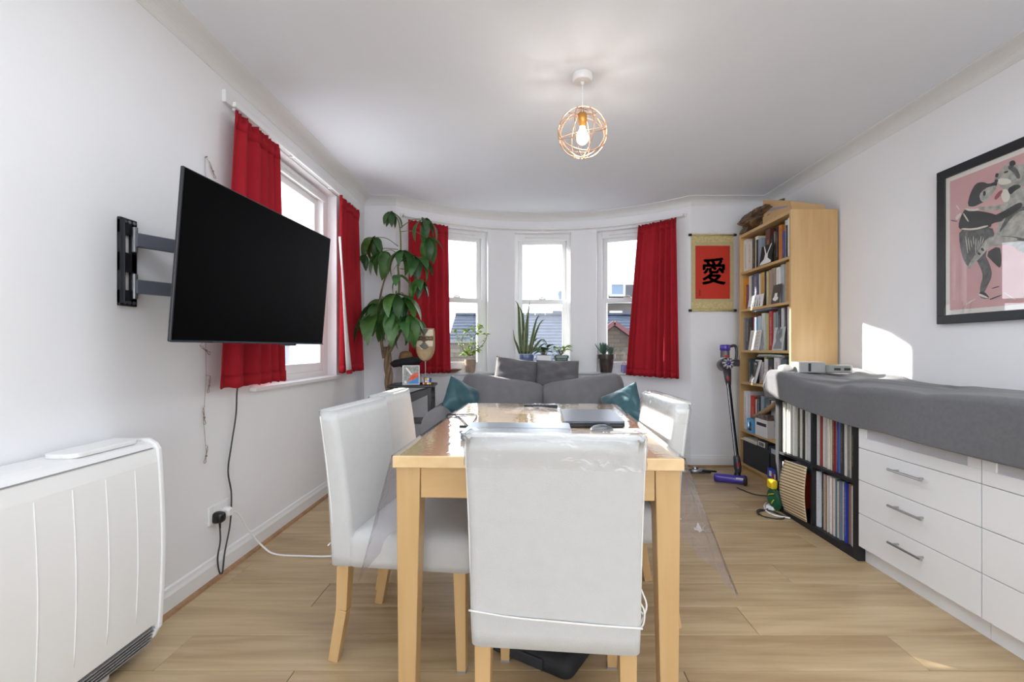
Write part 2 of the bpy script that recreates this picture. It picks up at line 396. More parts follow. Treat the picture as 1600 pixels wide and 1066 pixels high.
# plan line of the room, used by coving and skirting (points anticlockwise seen from above)
plan = [Vector((XL, Y0)), Vector((XL, YB))] + [Vector(arc(-TD + 2 * TD * i / 40)) for i in range(41)] + [Vector((XR, YB)), Vector((XR, Y0))]
def sweep(plan, prof, b):
    n = len(plan); rings = []
    for i, p in enumerate(plan):
        d0 = (p - plan[i-1]).normalized() if i else None; d1 = (plan[i+1] - p).normalized() if i < n - 1 else None
        if d0 is None: d0 = d1
        if d1 is None: d1 = d0
        n0 = Vector((d0.y, -d0.x)); n1 = Vector((d1.y, -d1.x)); m = (n0 + n1); m = m / max(m.dot(n0), .2)
        rings.append([(p.x + m.x * o, p.y + m.y * o, z) for o, z in prof])
    k = len(prof); vs = [q for r in rings for q in r]; fs = []
    for i in range(n - 1):
        for j in range(k):
            j2 = (j + 1) % k; fs.append((i*k+j, i*k+j2, (i+1)*k+j2, (i+1)*k+j))
    fs.append(tuple(range(k))); fs.append(tuple(range((n-1)*k, n*k))); b._add(vs, fs)
cov = [(-.01, HC + .001), (-.01, HV), (.004, HV), (.006, HV + .006)]
for i in range(1, 8):
    t = R(90 * i / 8); cov.append((CV - .004 - (CV - .012) * math.cos(t) , HC - .008 - (HC - HV - .016) * (1 - math.sin(t))))
cov += [(CV - .004, HC - .006), (CV, HC - .005), (CV, HC + .001)]
b = MB(); sweep(plan, cov, b); struct(b.build('trim_1', pm('coving_plaster', 'e2e2e1', .8)))['label'] = 'white coving along the ceiling'
sk = [(-.005, 0), (.018, 0), (.018, .075), (.012, .088), (.009, .10), (.004, .105), (-.005, .105)]
def skirt(name, pl):
    b = MB(); sweep(pl, sk, b); o = struct(b.build(name, M_trim))
    q = MB(); sweep(pl, [(.018, 0), (.034, 0), (.030, .010), (.018, .017)], q); q.build('beading', wood('beading_oak', 'b08a68', '8f6c4e', 0, .5), o)
    return o
skirt('baseboard_left', [plan[0], plan[1]]); skirt('baseboard_back', plan[1:-1]); skirt('baseboard_right', plan[-2:])
# window boards
b = MB(); arcp(b, -36, 36, WZ0 - .024, WZ0, BR - .03, BR + .02, 40)
for t0, t1 in WIN: arcp(b, t0, t1, WZ0 - .024, WZ0, BR + .01, BR + WT - .02)
struct(b.build('trim_2', M_trim, bevel=.004))['label'] = 'curved white window board of the bow'
struct(MB().box((XL - .2, WL0 - .03, WLz0 - .024), (XL + .035, WL1 + .04, WLz0)).build('trim_3', M_trim, bevel=.004))['label'] = 'white window board of the left window'

# ------------------------------------------------------------ windows (sliding sashes). local: x along, y outward, z up
def frame_ring(b, x0, x1, z0, z1, y0, y1, w, wt=None, wb=None):
    wt = wt or w; wb = wb or w
    b.box((x0, y0, z0), (x0 + w, y1, z1)); b.box((x1 - w, y0, z0), (x1, y1, z1))
    b.box((x0 + w, y0, z0), (x1 - w, y1, z0 + wb)); b.box((x0 + w, y0, z1 - wt), (x1 - w, y1, z1))
def sash_window(name, W, H, loc, rz, mid, label, f=.05):
    t = bpy.data.objects.new(name, None); COL.objects.link(t); t.location = loc; t.rotation_euler = (0, 0, rz); struct(t); t['label'] = label
    b = MB(); frame_ring(b, -W/2, W/2, 0, H, .05, .16, f, .055, .045)
    b.box((-W/2 + f, .035, H - .075), (W/2 - f, .05, H - .055)); b.build('frame', M_upvc, t, bevel=.004)
    b = MB(); frame_ring(b, -W/2 + f, W/2 - f, mid, H - .055, .095, .135, .045, .045, .04); s = b.build('top_sash', M_upvc, t, bevel=.004)
    bx('pane', (-W/2 + f + .04, .112, mid + .035), (W/2 - f - .04, .118, H - .095), M_glass, s)
    b = MB(); frame_ring(b, -W/2 + f - .004, W/2 - f + .004, .045, mid + .045, .052, .093, .05, .045, .06); s = b.build('bottom_sash', M_upvc, t, bevel=.004)
    bx('pane', (-W/2 + f + .04, .068, .10), (W/2 - f - .04, .074, mid + .005), M_glass, s)
    b = MB(); b.box((-.035, .045, mid + .045), (.035, .085, mid + .052)); b.tube([(-.03, .05, mid + .058), (0, .04, mid + .062), (.028, .055, mid + .058)], .006)
    b.build('catch', pm('catch_white', 'dcdcdc', .3), t)
    for sx in (-1, 1): bx('runner', (sx * (W/2 - f) - .006, .096, H * .52), (sx * (W/2 - f) + .006, .108, H - .2), pm('runner_grey', 'c9cbd0', .4), t)
    bx('trickle_vent', (-W * .3, .03, H - .045), (W * .3, .05, H - .025), M_upvc, t, bevel=.003)
    return t
for i, (t0, t1) in enumerate(WIN):
    tm = (t0 + t1) / 2; ha = (t1 - t0) / 2; Wd = 2 * BR * math.sin(R(ha)) + .03; dist = BR * math.cos(R(ha))
    x, y = arc(tm, dist + .035)
    sash_window('window_%d' % (i + 2), Wd, WZ1 - WZ0 + .01, (x, y, WZ0 - .005), -R(tm), .70, ['left', 'middle', 'right'][i] + ' sliding sash window of the bow')
sash_window('window_1', WL1 - WL0 + .02, WLz1 - WLz0 + .01, (XL - .02, (WL0 + WL1) / 2, WLz0 - .005), R(90), .66, 'large sliding sash window in the left wall', .085)

# ------------------------------------------------------------ outside
M_slate = pm('slate_roof', '3c4656', .55, var=.35, vscale=5, stretch=(1, 1, 1), hex2='2a323f')
M_gnd = pm('asphalt', '6d6c6a', .9, var=.2, vscale=1)
struct(bx('trim_4', (-60, 6.5, -3.2), (60, 90, -3.0), M_gnd))['label'] = 'street level far below the windows'
def brick(name, c1, c2, mort, sc=1.0):
    m = bpy.data.materials.new(name); m.use_nodes = True; N = m.node_tree.nodes; L = m.node_tree.links; b = N['Principled BSDF']; b.inputs['Roughness'].default_value = .9
    t = N.new('ShaderNodeTexCoord'); s = N.new('ShaderNodeSeparateXYZ'); a = N.new('ShaderNodeMath'); a.operation = 'ADD'; c = N.new('ShaderNodeCombineXYZ')
    L.new(t.outputs['Object'], s.inputs[0]); L.new(s.outputs['X'], a.inputs[0]); L.new(s.outputs['Y'], a.inputs[1]); L.new(a.outputs[0], c.inputs[0]); L.new(s.outputs['Z'], c.inputs[1])
    k = N.new('ShaderNodeTexBrick'); k.inputs['Scale'].default_value = 1 / sc; k.inputs['Brick Width'].default_value = .23; k.inputs['Row Height'].default_value = .077; k.inputs['Mortar Size'].default_value = .008
    k.inputs['Color1'].default_value = lin(c1); k.inputs['Color2'].default_value = lin(c2); k.inputs['Mortar'].default_value = lin(mort)
    L.new(c.outputs[0], k.inputs[0]); L.new(k.outputs[0], b.inputs['Base Color']); MATS[name] = m; return m
M_brick = brick('stock_brick', '5f564c', '4b433b', '403c37', 1.6)
M_brick2 = brick('dark_brick', '4c463f', '403a34', '36322d', 2.2)
def slate_roof(b, x0, x1, y0, z0, y1, z1, hip0=0, hip1=0, rows=16):
    'courses of slate, each course a thin wedge lapping the one below; hip = inset at the ridge end'
    for i in range(rows):
        a, c = i / rows, (i + 1.12) / rows; c = min(c, 1)
        ya, yc = y0 + (y1 - y0) * a, y0 + (y1 - y0) * c; za, zc = z0 + (z1 - z0) * a, z0 + (z1 - z0) * c
        xa0, xa1, xc0, xc1 = x0 + hip0 * a, x1 - hip1 * a, x0 + hip0 * c, x1 - hip1 * c; t = .035
        b._add([(xa0, ya, za), (xa1, ya, za), (xa1, ya, za + t), (xa0, ya, za + t), (xc0, yc, zc), (xc1, yc, zc)], [(0,1,2,3), (3,2,5,4), (0,4,5,1), (0,3,4), (1,5,2)])
# slate roofed terrace across the yard
t = thing('terraced_house', 'long slate-roofed house across the yard, its ridge seen through all three bow windows', 'building', (0, 14, -3))
b = MB(); b.box((-2.3, 0, 0), (5.6, 5.2, 3.35)); b.build('wall', M_brick, t)
b = MB(); slate_roof(b, -2.55, 6.0, -.2, 3.3, 2.7, 5.28, .1, 0, 18); b.build('roof', M_slate, t)
b = MB(); slate_roof(b, -2.55, 6.0, 5.5, 3.3, 2.7, 5.28, .1, 0, 10); b.build('roof', M_slate, t)
b = MB(); b._add([(-2.55, -.2, 3.3), (-2.55, 5.5, 3.3), (-2.45, 2.7, 5.28)], [(0,1,2)]); b.build('hip_end', M_slate, t, solid=.03)
b = MB()
for i in range(22): b.bar((-2.45 + i * .36, 2.7, 5.31), (-2.45 + i * .36 + .345, 2.7, 5.31), .2, .08)
b.build('ridge_tiles', pm('ridge_tile', '313946', .7), t)['kind'] = 'stuff'
for x in (-1.0, 1.4, 3.9): bx('roof_vent', (x - .35, 2.55, 5.3), (x + .35, 2.85, 5.42), pm('vent_tile', '313946', .7), t)
bx('roof_light', (-.95, 1.35, 4.35), (-.55, 1.8, 4.72), pm('roof_light_frame', '3c4654', .5), t)
ob = thing('outbuilding', 'low stone-coloured brick outbuilding below the slate roof, left bow window', 'building', (-1.9, 12.6, -3)); bx('wall', (-.75, 0, 0), (.5, 1.0, 4.22), M_brick, ob); bx('coping', (-.8, -.05, 4.22), (.55, 1.05, 4.3), pm('coping_grey', '5c5f60', .8), ob)
# gabled brick house in front of it
gh = thing('gabled_house', 'brown brick gable with dark red verge, behind the potted succulent', 'building', (2.22, 11.3, -3))
g = MB(); poly = [(-2.6, 0), (2.6, 0), (2.6, 2.72), (0, 4.62), (-2.6, 2.72)]
Mg = Matrix.Rotation(R(90), 4, 'X'); g.prism([(x, z) for x, z in poly], -.3, 0, Mg); g.build('gable_wall', brick('gable_brick', '4d4338', '3a322a', '332e28', 1.3), gh)
b = MB(); b.bar((0, -.04, 4.70), (2.8, -.04, 2.66), .12, .1); b.bar((0, -.04, 4.70), (-2.8, -.04, 2.66), .12, .1); b.build('verge', pm('verge_red', '52282a', .6), gh)
b = MB(); b._add([(0, .0, 4.66), (2.8, .0, 2.6), (2.8, 2.4, 2.6), (0, 2.4, 4.66), (-2.8, 0, 2.6), (-2.8, 2.4, 2.6)], [(0,1,2,3), (0,3,5,4)]); b.build('roof', M_slate, gh, solid=.05)
# taller block with dormers
ms = thing('mansard_building', 'tall block with dark mansard and white dormer windows, far behind the slate roof', 'building', (0, 30, -3))
bx('wall', (3.9, 0, 0), (14, 6, 7.0), M_brick2, ms); bx('parapet', (3.8, -.1, 7.0), (14.1, 6.1, 7.34), pm('parapet_white', 'a9a9a6', .7), ms)
b = MB(); b._add([(4.0,0,7.34),(14,0,7.34),(14,.9,8.35),(4.0,.9,8.35),(4.0,6,7.34),(14,6,7.34),(14,5,8.35),(4.0,5,8.35)], [(0,1,2,3),(4,7,6,5),(3,2,6,7),(0,3,7,4),(1,5,6,2)]); b.build('roof', pm('mansard_slate', '303236', .7, var=.3, vscale=3), ms)
for x in (6.1, 9.2, 12.0):
    for z0, z1 in ((7.45, 8.35), (5.55, 6.5)):
        f = MB(); frame_ring(f, x - .5, x + .5, z0, z1, -.12, .5, .12); o = f.build('window', M_upvc, ms); bx('pane', (x - .4, -.04, z0 + .1), (x + .4, -.02, z1 - .1), pm('far_pane', '5f7389', .1), o)
b = MB(); b.lathe([(.35, 8.3), (.35, 9.3), (.6, 9.35), (.55, 9.5), (.05, 9.75)], 12, (8.35, 1.4, 0)); b.build('turret', pm('turret_blue', '55707f', .6), ms)
# pale flats seen through the left window
fl = thing('apartment_building', 'pale rendered block of flats seen through the left window below the screen', 'building', (-13.5, 18, -3))
M_rend = pm('pale_render', '9fa4a8', .8)
bx('wall', (-9, 0, 0), (4.6, 7, 4.35), M_rend, fl)
bx('roof_slab', (-9.2, -.2, 4.35), (4.8, 7.2, 4.5), pm('roof_slab_grey', 'b9c0c8', .8), fl)
for i in range(8):
    for z0 in (.9, 2.85):
        x = -7.6 + i * 1.55
        f = MB(); frame_ring(f, x, x + .85, z0, z0 + 1.2, -.08, .05, .08); o = f.build('window', M_upvc, fl); bx('pane', (x + .05, -.02, z0 + .05), (x + .8, 0, z0 + 1.15), pm('far_pane', '5f7389', .1), o)
b = MB()
for i in range(30): b.box((-7.8 + i * .42, -.55, 2.55), (-7.75 + i * .42, -.5, 3.25))
b.box((-7.9, -.56, 3.25), (4.7, -.48, 3.32)); b.box((-7.9, -.6, 2.45), (4.7, 0, 2.55)); b.build('balcony', pm('balcony_grey', 'aab2bb', .5), fl)
tw = thing('tower_block', 'tall pale corner block behind the right edge of the left window', 'building', (-13.1, 27.6, -3))
bx('wall', (-.6, 0, 0), (2.4, 4, 12.4), M_rend, tw)
for i in range(5): bx('window', (-.1, -.06, 1.5 + i * 2.2), (.9, .02, 2.9 + i * 2.2), pm('far_pane', '5f7389', .1), tw)
bx('roof_slab', (-.8, -.2, 12.4), (2.6, 4.2, 12.65), M_rend, tw)
# satellite dish on a chimney pole and an overhead wire
d = thing('satellite_dish', 'small grey satellite dish seen above the roof through the middle window', 'satellite dish', U(876, 480, 15.9))
dm = pm('dish_grey', '6c7684', .5); b = MB(); b.tube([(0,0,-.1), (0,0,.12)], .022); b.tube([(0,0,.1), (-.22,-.15,.2), (-.3,-.2,.12)], .014); b.build('pole', dm, d)
b = MB(); b.lathe([(.02, 0), (.14, .02), (.24, .07), (.30, .12), (.29, .13), (.22, .08), (.12, .035), (.01, .012)], 18, (0,0,0)); o = b.build('dish', dm, d, smooth=True); o.location = (0, 0, .28); o.rotation_euler = (R(65), 0, R(35)); o.scale = (.62, .9, .9)
wr = MB().tube([U(900, 420.5, 22), U(1100, 419.5, 22)], .02, 6).build('overhead_wire', pm('wire_grey', '55585c', .6)); tag(wr, 'thin overhead wire crossing the sky in the right bow window', 'wire')
for s in (900, 1100):
    p = U(s, 420.5, 22.05); po = MB().tube([(0, 0, 0), (0, 0, p.z + 3)], .09, 8).build('utility_pole', pm('pole_brown', '5a4c40', .9), loc=(p.x, p.y, -3)); tag(po, 'slim pole carrying the overhead wire %s the right bow window' % ('left of' if s == 900 else 'right of'), 'pole')
# ------------------------------------------------------------ dining table
TBL = thing('dining_table', 'birch dining table with thick top and square legs in the middle of the room', 'table', (.0685, 2.04, 0), R(-2.6))
TW, TL, TH = .87, 1.34, .745
M_ttop = wood('birch_tabletop', 'e6c696', 'd8b380', 1, .2, .6, .02, coat=.6)
bx('tabletop', (-TW/2, -TL/2, TH-.036), (TW/2, TL/2, TH), M_ttop, TBL, bevel=.003)
for sx in (-1, 1):
    for sy in (-1, 1):
        MB().bar((sx*(TW/2-.046), sy*(TL/2-.046), TH-.036), (sx*(TW/2-.040), sy*(TL/2-.04), 0), .074, .074, (0,1,0), .052, .052).build('leg', M_birch, TBL, bevel=.003)
for sy in (-1, 1): bx('apron', (-TW/2+.084, sy*(TL/2-.022)-.011, TH-.128), (TW/2-.084, sy*(TL/2-.022)+.011, TH-.037), M_birchx, TBL, bevel=.002)
for sx in (-1, 1): bx('apron', (sx*(TW/2-.022)-.011, -TL/2+.084, TH-.128), (sx*(TW/2-.022)+.011, TL/2-.084, TH-.037), M_birchy, TBL, bevel=.002)
def T(x, y, z=0):
    'point given in table coordinates'
    a = R(-2.6); return Vector((.0685 + x*math.cos(a) - y*math.sin(a), 2.04 + x*math.sin(a) + y*math.cos(a), TH + z))

# clear plastic table cover hanging over the long sides
M_film = clear('clear_vinyl', 'fbfbfd', 1.0, .04, haze=.10, ior=1.5, bump=.05, hazecol='e8e8f2')
b = MB()
def cover(u, v):
    y = -TL/2 + .004 + v * (TL - .008)
    dn = min(v, 1-v) * TL; cor = math.exp(-(dn/.16)**2); near = v < .5
    # long way round: left hang, top, right hang
    hang = .24 + .02*math.sin(v*9) + (.17 if near else .08) * cor
    s = u * 3
    if s < 1 or s > 2:
        sd_ = -1 if s < 1 else 1; k = (1 - s) if s < 1 else (s - 2)
        fl = (.028*math.sin(v*26 + 1) + .02*math.sin(v*11)) * k * (1 - .4*cor) + .02*k + .085*k*cor
        if near and sd_ > 0: fl += .03*k*cor + .012*math.sin(v*110)*k*cor
        if near: y += -.015*k*cor + (.02 if sd_ > 0 else .05)*k*cor
        return Vector((sd_*(TW/2 + .003 + abs(fl)), y, .0015 - k*hang))
    x = -TW/2 - .003 + (s - 1) * (TW + .006)
    return Vector((x, y, .0018))
b.grid(cover, 90, 60); b.mi = [0 if 30 <= (i % 90) < 60 else 1 for i in range(len(b.f))]
cov_o = b.build('table_cover', [M_film, clear('clear_vinyl_folds', 'f6f4f8', 1.2, .12, haze=.24, ior=1.55, bump=.4, hazecol='e4e2ee')], smooth=True); cov_o.location = (.0685, 2.04, TH); cov_o.rotation_euler = (0, 0, R(-2.6))
tag(cov_o, 'clear plastic cover draped over the dining table, hanging at its corners', 'tablecloth')

# ------------------------------------------------------------ dining chairs. local: front is +y
def slab_ring(cx, cy, w, d, r, z, tx=0): return [(cx + x, cy + y, z + tx) for x, y in rrect(w, d, r, 4)]
def make_chair(label, loc, rz):
    t = thing('dining_chair', label, 'chair', (loc[0], loc[1], 0), rz, 'white covered dining chairs')
    W = .42
    # backrest: slip cover lofted from skirt to top, leaning back
    rings = []
    for i in range(15):
        k = i / 14; z = .335 + k * .525; y = -.205 - .055 * k**1.4; d = .088 - .022 * k; ww = W - .006 + .012*k + .004*math.sin(k*9)
        rings.append(slab_ring(0, y, ww, d, .022, z))
    ztop = .86; y = -.26
    for q in (20, 45, 70, 90):
        s = .026*(1 - math.cos(R(q))); h = .026*math.sin(R(q)) ; rings.append(slab_ring(0, y, W + .006 - 2*s, .066 - 1.7*s, .02 - .012*math.sin(R(q)), ztop - .012 + h*.6))
    MB().ring_loft(rings).build('backrest', M_fabric, t, smooth=True)
    # seat: padded box with skirt
    rings = []
    prof = [(0, .335), (.003, .36), (.004, .40), (.002, .425), (-.012, .445), (-.05, .456), (-.12, .462)]
    for o, z in prof: rings.append(slab_ring(0, .03, W + 2*o - .004, .43 + 2*o, max(.03 + o*.2, .01), z))
    MB().ring_loft(rings).build('seat', M_fabric, t, smooth=True)
    # piping seams of the cover
    b = MB(); yb = -.251
    b.tube(spline([(-W/2, -.252, .425), (-W/4, -.256, .416), (0, -.257, .412), (W/4, -.256, .408), (W/2, -.252, .404)], 5), .0025, 6)
    for sx in (-1, 1):
        b.tube([(sx*(W/2-.004 + .006*(i/12)), -.205 - .055*(i/12)**1.4 - (.088-.022*i/12)/2 + .014, .40 + .44*i/12) for i in range(13)], .0022, 6)
    b.build('piping', M_pipe, t, smooth=True)
    for sx in (-1, 1):
        b = MB(); x = sx*(W/2 - .03)
        b.bar((x, -.205, .34), (x, -.212, .18), .042, .042, (0,1,0), .038, .038); b.bar((x, -.212, .18), (x, -.245, 0), .038, .038, (0,1,0), .03, .034)
        b.build('leg', M_birch, t, bevel=.002)
        l = MB().bar((x, .20, .34), (x, .205, .004), .042, .042, (0,1,0), .03, .03).build('leg', M_birch, t, bevel=.002)
        bx('felt_pad', (x - .016, .189, 0), (x + .016, .221, .005), pm('felt_grey', '8b8b92', .9), l)
    return t
c1 = make_chair('white covered dining chair nearest, its back to the camera, at the table head', (.098, 1.365), R(-5.5))
# the front chair's back carries a clear crinkled sleeve over its top
rings = []
for i in range(7):
    k = i/6; z = .785 + .072*k; y = -.205 - .055*((z-.335)/.54)**1.4; rings.append(slab_ring(0, y, .437 + .003*math.sin(i*2.1), .082 - .004*(i % 2), .024, z))
for q in (25, 50, 75, 90):
    s = .03*(1-math.cos(R(q))); rings.append(slab_ring(0, -.26, .437-2*s, .078-1.6*s, .02, .857 + .018*math.sin(R(q))))
fb = MB(); fb.ring_loft(rings, cap=False); o = fb.build('plastic_sleeve', clear('crinkled_film', 'fdfdfd', 1.0, .09, haze=.12, bump=.5, ior=1.5), c1, smooth=True); o['label'] = 'crinkled clear plastic over the top of the chair back'
c2 = copy_tree(c1); c3 = copy_tree(c1); c4 = copy_tree(c1)
for c, lab, loc, rz in ((c2, 'white covered dining chair at the left near corner of the table', (-.385, 1.735), -97),
                        (c3, 'white covered dining chair farther down the left side, beside the braided plant', (-.385, 2.215), -93),
                        (c4, 'white covered dining chair on the right side of the table, sunlight on its back', (.335, 1.94), 92)):
    c['label'] = lab; c.location = (loc[0], loc[1], 0); c.rotation_euler = (0, 0, R(rz))
for c in (c2, c3):
    for ch in list(c.children):
        if ch.name.startswith('plastic_sleeve'): bpy.data.objects.remove(ch)
for ch in c4.children:
    if ch.name.startswith('plastic_sleeve'): ch['label'] = 'clear plastic over the top of the chair back'
# cord hooked beside the front chair
cc = MB(); a = (.278, 1.128)
cc.tube(spline([(a[0], a[1], .50), (a[0]+.014, a[1], .47), (a[0]+.022, a[1]-.004, .44), (a[0]+.010, a[1], .40), (a[0]-.004, a[1], .375), (a[0]+.012, a[1]-.01, .40), (a[0]+.016, a[1]-.005, .43), (a[0]+.004, a[1], .455), (a[0]-.004, a[1], .49)], 6), .0022, 6)
cc.tube(spline([(a[0], a[1], .49), (a[0]+.010, a[1]+.005, .46), (a[0]+.006, a[1]+.01, .43), (a[0]+.018, a[1], .415)], 6), .0022, 6)
tag(cc.build('tie_cord', M_pipe, smooth=True), 'white looped tie cord hanging at the right side of the nearest chair', 'cord')

# ------------------------------------------------------------ things on the table
def laptop(label, loc, rz, w, d, h, lid, base, closed=True):
    t = thing('laptop', label, 'laptop', loc, rz)
    MB().prism(rrect(w, d, .012, 3), 0, h*.55).build('base', base, t, bevel=.002)
    MB().prism(rrect(w, d, .012, 3), h*.6, h).build('lid', lid, t, bevel=.002)
    bx('hinge', (-w*.35, d/2-.01, h*.2), (w*.35, d/2+.002, h*.7), pm('hinge_dark', '2a2b2f', .4), t)
    for sx in (-1, 1): bx('port', (sx*w/2-.001, -.02, h*.15), (sx*w/2+.001, .015, h*.38), M_black, t)
    return t
laptop('closed black laptop with grey-blue lid at the right of the table', Vector((.298, 2.065, TH + .004)), R(88), .38, .245, .024, pm('lid_blue_grey', '5b616c', .3, metal=.6), pm('laptop_black', '1b1c20', .35))
laptop('silver closed laptop behind the nearest chair on the table', Vector((-.02, 1.735, TH + .004)), R(-3), .395, .25, .022, pm('lid_silver', 'a3adb8', .3, metal=.7), pm('laptop_silver', '8e959f', .35, metal=.6))
t = thing('remote_control', 'black remote control at the far middle of the table', 'remote', Vector((.094, 2.50, TH + .003)), R(-2))
bx('body', (-.09, -.022, 0), (.09, .022, .017), M_black, t, bevel=.004)
b = MB()
for i in range(7):
    for j in range(2): b.box((-.075 + i*.018, -.012 + j*.014, .017), (-.065 + i*.018, -.004 + j*.014, .0195))
b.build('buttons', pm('button_grey', '77787c', .5), t)
m = thing('computer_mouse', 'black and silver computer mouse beside the nearest chair back on the table', 'mouse', Vector((.305, 1.80, TH + .003)), R(8))
MB().ball((0,0,.004), (.048, .028, .021), 16, 8).build('shell', pm('mouse_grey', '63666c', .3, metal=.3), m, smooth=True); bx('wheel', (.018, -.003, .020), (.034, .003, .026), M_black, m)
b = MB(); b._add([(-.07,-.05,0),(.08,-.04,0),(.06,.06,0),(-.06,.05,0),(.0,.0,.002)], [(0,1,4),(1,2,4),(2,3,4),(3,0,4)]); o = b.build('paper_note', M_paper, loc=Vector((.40, 1.80, TH + .003)), solid=.0006); tag(o, 'small white paper lying by the mouse on the table', 'paper')
# crumpled clear bag
b = MB()
def bag(u, v):
    t_ = 2*PI*u; r = (.02 + .12*v)*(1 + .25*math.sin(5*t_ + 3*v) + .12*math.sin(11*t_)); return Vector((r*math.cos(t_), r*.7*math.sin(t_), .012*(1-v)**.7*(1 + .4*math.sin(7*t_ + v*8)) + .002))
b.grid(bag, 40, 8, True); o = b.build('plastic_bag', clear('crinkled_film', 'fdfdfd'), smooth=False, loc=T(-.02, .36, .002)); tag(o, 'crumpled clear plastic bag in the middle of the table', 'bag')
c = MB(); pts = [T(-.449, .16, -.06), T(-.444, .16, .006), T(-.38, .10, .005), T(-.31, -.10, .006), T(-.275, -.22, .010)]
c.tube(spline(pts, 6), .0028, 6); c.tube(spline([T(-.44, .12, -.05), T(-.436, .13, .005), T(-.37, .17, .005), T(-.30, .15, .006), T(-.275, -.20, .010)], 6), .0025, 6)
o = c.build('laptop_cable', M_black, smooth=True); tag(o, 'thin black cables running from the table edge to the silver laptop', 'cable')
p = MB().box((-.03, -.006, -.005), (.02, .006, .005)).build('plug', M_black, o, bevel=.002, loc=T(-.285, -.21, .012))

# under the table
t = thing('black_bag', 'flat black bag on the floor under the table behind the nearest chair', 'bag', (.06, 1.66, 0), R(-32))
b = MB(); b.ring_loft([slab_ring(0,0,.34,.22,.03,0), slab_ring(0,0,.36,.24,.03,.015), slab_ring(0,0,.35,.235,.03,.05), slab_ring(0.01,0,.30,.19,.03,.066)]); b.build('body', pm('black_nylon', '1d1e21', .7, bump=.4, bscale=120), t, smooth=True)
bx('pocket', (-.11, -.128, .012), (.08, -.118, .048), pm('black_nylon2', '2b2c30', .6), t, bevel=.004)
c = MB(); c.tube(spline([(-.30, 2.05, .60), (-.22, 2.0, .52), (-.12, 1.92, .49), (-.05, 1.95, .55), (.02, 2.0, .60)], 8), .003, 6); o = c.build('charger_cable', M_black, smooth=True); tag(o, 'dark cable sagging below the table top between the left chairs', 'cable')
c = MB(); c.tube(spline([(-.17, 2.0, .30), (-.16, 1.98, .15), (-.12, 1.97, .01), (-.02, 1.95, .004), (.08, 2.02, .004)], 8), .003, 6); o = c.build('floor_cable', M_black, smooth=True); tag(o, 'dark cable dropping to the floor beside the left chair front leg', 'cable')
b = MB(); b.ball((0,0,0), (.016,.016,.016), 12, 8); b.tube([(0,0,0), (-.08, .01, -.002)], [.007,.004], 8); o = b.build('light_bulb', pm('bulb_white', 'f4f4f4', .3), loc=(-.245, 1.78, .585)); tag(o, 'small white bulb on a stick hanging under the table top', 'bulb')
# scrap on the floor
b = MB()
for i in range(7):
    a = i*.9; b._add([(0,0,.002), (.05*math.cos(a), .05*math.sin(a), .012 + .01*(i % 3)), (.045*math.cos(a+.35), .045*math.sin(a+.35), .004)], [(0,1,2)])
tag(b.build('paper_scrap', M_paper, loc=(1.05, 2.70, 0), solid=.001), 'small crumpled white scrap on the floor right of the table', 'paper scrap')

# ------------------------------------------------------------ sofa
def cushion(name, w, h, d, mat, parent=None, puff=1.0, crease=0.0, n=16, rd=.02):
    b = MB()
    def f(sg):
        def g(u, v):
            x = u*2-1; z = v*2-1; e = max(0, (1-abs(x)**2.4))**.5 * max(0, (1-abs(z)**2.4))**.5
            pin = 1 - .07*(abs(x)**4)*(1-abs(z)) - .0; px = x*w/2*(1 - .05*(1-z*z)); pz = z*h/2*(1 - .06*(1-x*x)); rr_ = 1 - rd*(x*z)**4; px *= rr_; pz *= rr_
            cr = crease*(math.sin(7*x + 5*z) + .7*math.sin(4*x - 9*z + 1))*e
            return Vector((px, sg*(d/2*e*puff + cr), pz))
        return g
    b.grid(f(-1), n, n); b.grid(f(1), n, n, flip=True); return b.build(name, mat, parent, smooth=True, merge=.0005)
M_sofa = M_grey
S = thing('sofa', 'grey two-seat sofa with soft back cushions standing in the bow window', 'sofa', (.175, 3.9, 0))
b = MB(); b.prism(rrect(1.52, .80, .05), .06, .30); b.build('base', M_grey, S, bevel=.02, smooth=False)
b = MB()
def sofaback(u, v):
    x = -.78 + 1.56*u; t_ = v*2*PI; top = .73 + .035*math.cos(x*4.0)**2
    return Vector((x*(1 - .02*math.sin(t_)), .36 + .10*math.cos(t_), .42 + (.34 if math.sin(t_) > 0 else .36)*math.sin(t_)))
b.ring_loft([[tuple(Vector((x, .37 + .1*math.cos(2*PI*k/20)*s, .42 + (.315)*math.copysign(abs(math.sin(2*PI*k/20))**.5, math.sin(2*PI*k/20))*s2))) for k in range(20)] for x, s, s2 in ((-.76,.3,.8),(-.75,.8,.96),(-.70,1,1),(0,1,1),(.70,1,1),(.75,.8,.96),(.76,.3,.8))]); b.build('back', M_grey, S, smooth=True)
for sx in (-1, 1):
    o = cushion('back_cushion', .80, .52, .27, M_grey, S, 1.0, .004, 20, .14); o.location = (sx*.375, .25, .565); o.rotation_euler = (R(-12), R(sx*-9), 0)
    o = cushion('seat_cushion', .76, .62, .17, M_grey, S, 1.0, 0, 14, .1); o.location = (sx*.37, -.08, .37); o.rotation_euler = (R(90), 0, 0)
    b = MB(); x = sx*.86; b.ring_loft([[(x + .115*math.cos(2*PI*k/20)*s, y, .33 + .27*math.copysign(abs(math.sin(2*PI*k/20))**.7, math.sin(2*PI*k/20))*s) for k in range(20)] for y, s in ((-.42,.5),(-.41,.85),(-.37,1),(.30,1),(.40,.98))]); b.build('arm', M_grey, S, smooth=True)
    for sy in (-.32, .32): MB().bar((sx*.80, sy, .08), (sx*.80, sy, 0), .05, .05, (0,1,0)).build('foot', pm('dark_foot', '2c2420', .5), S)
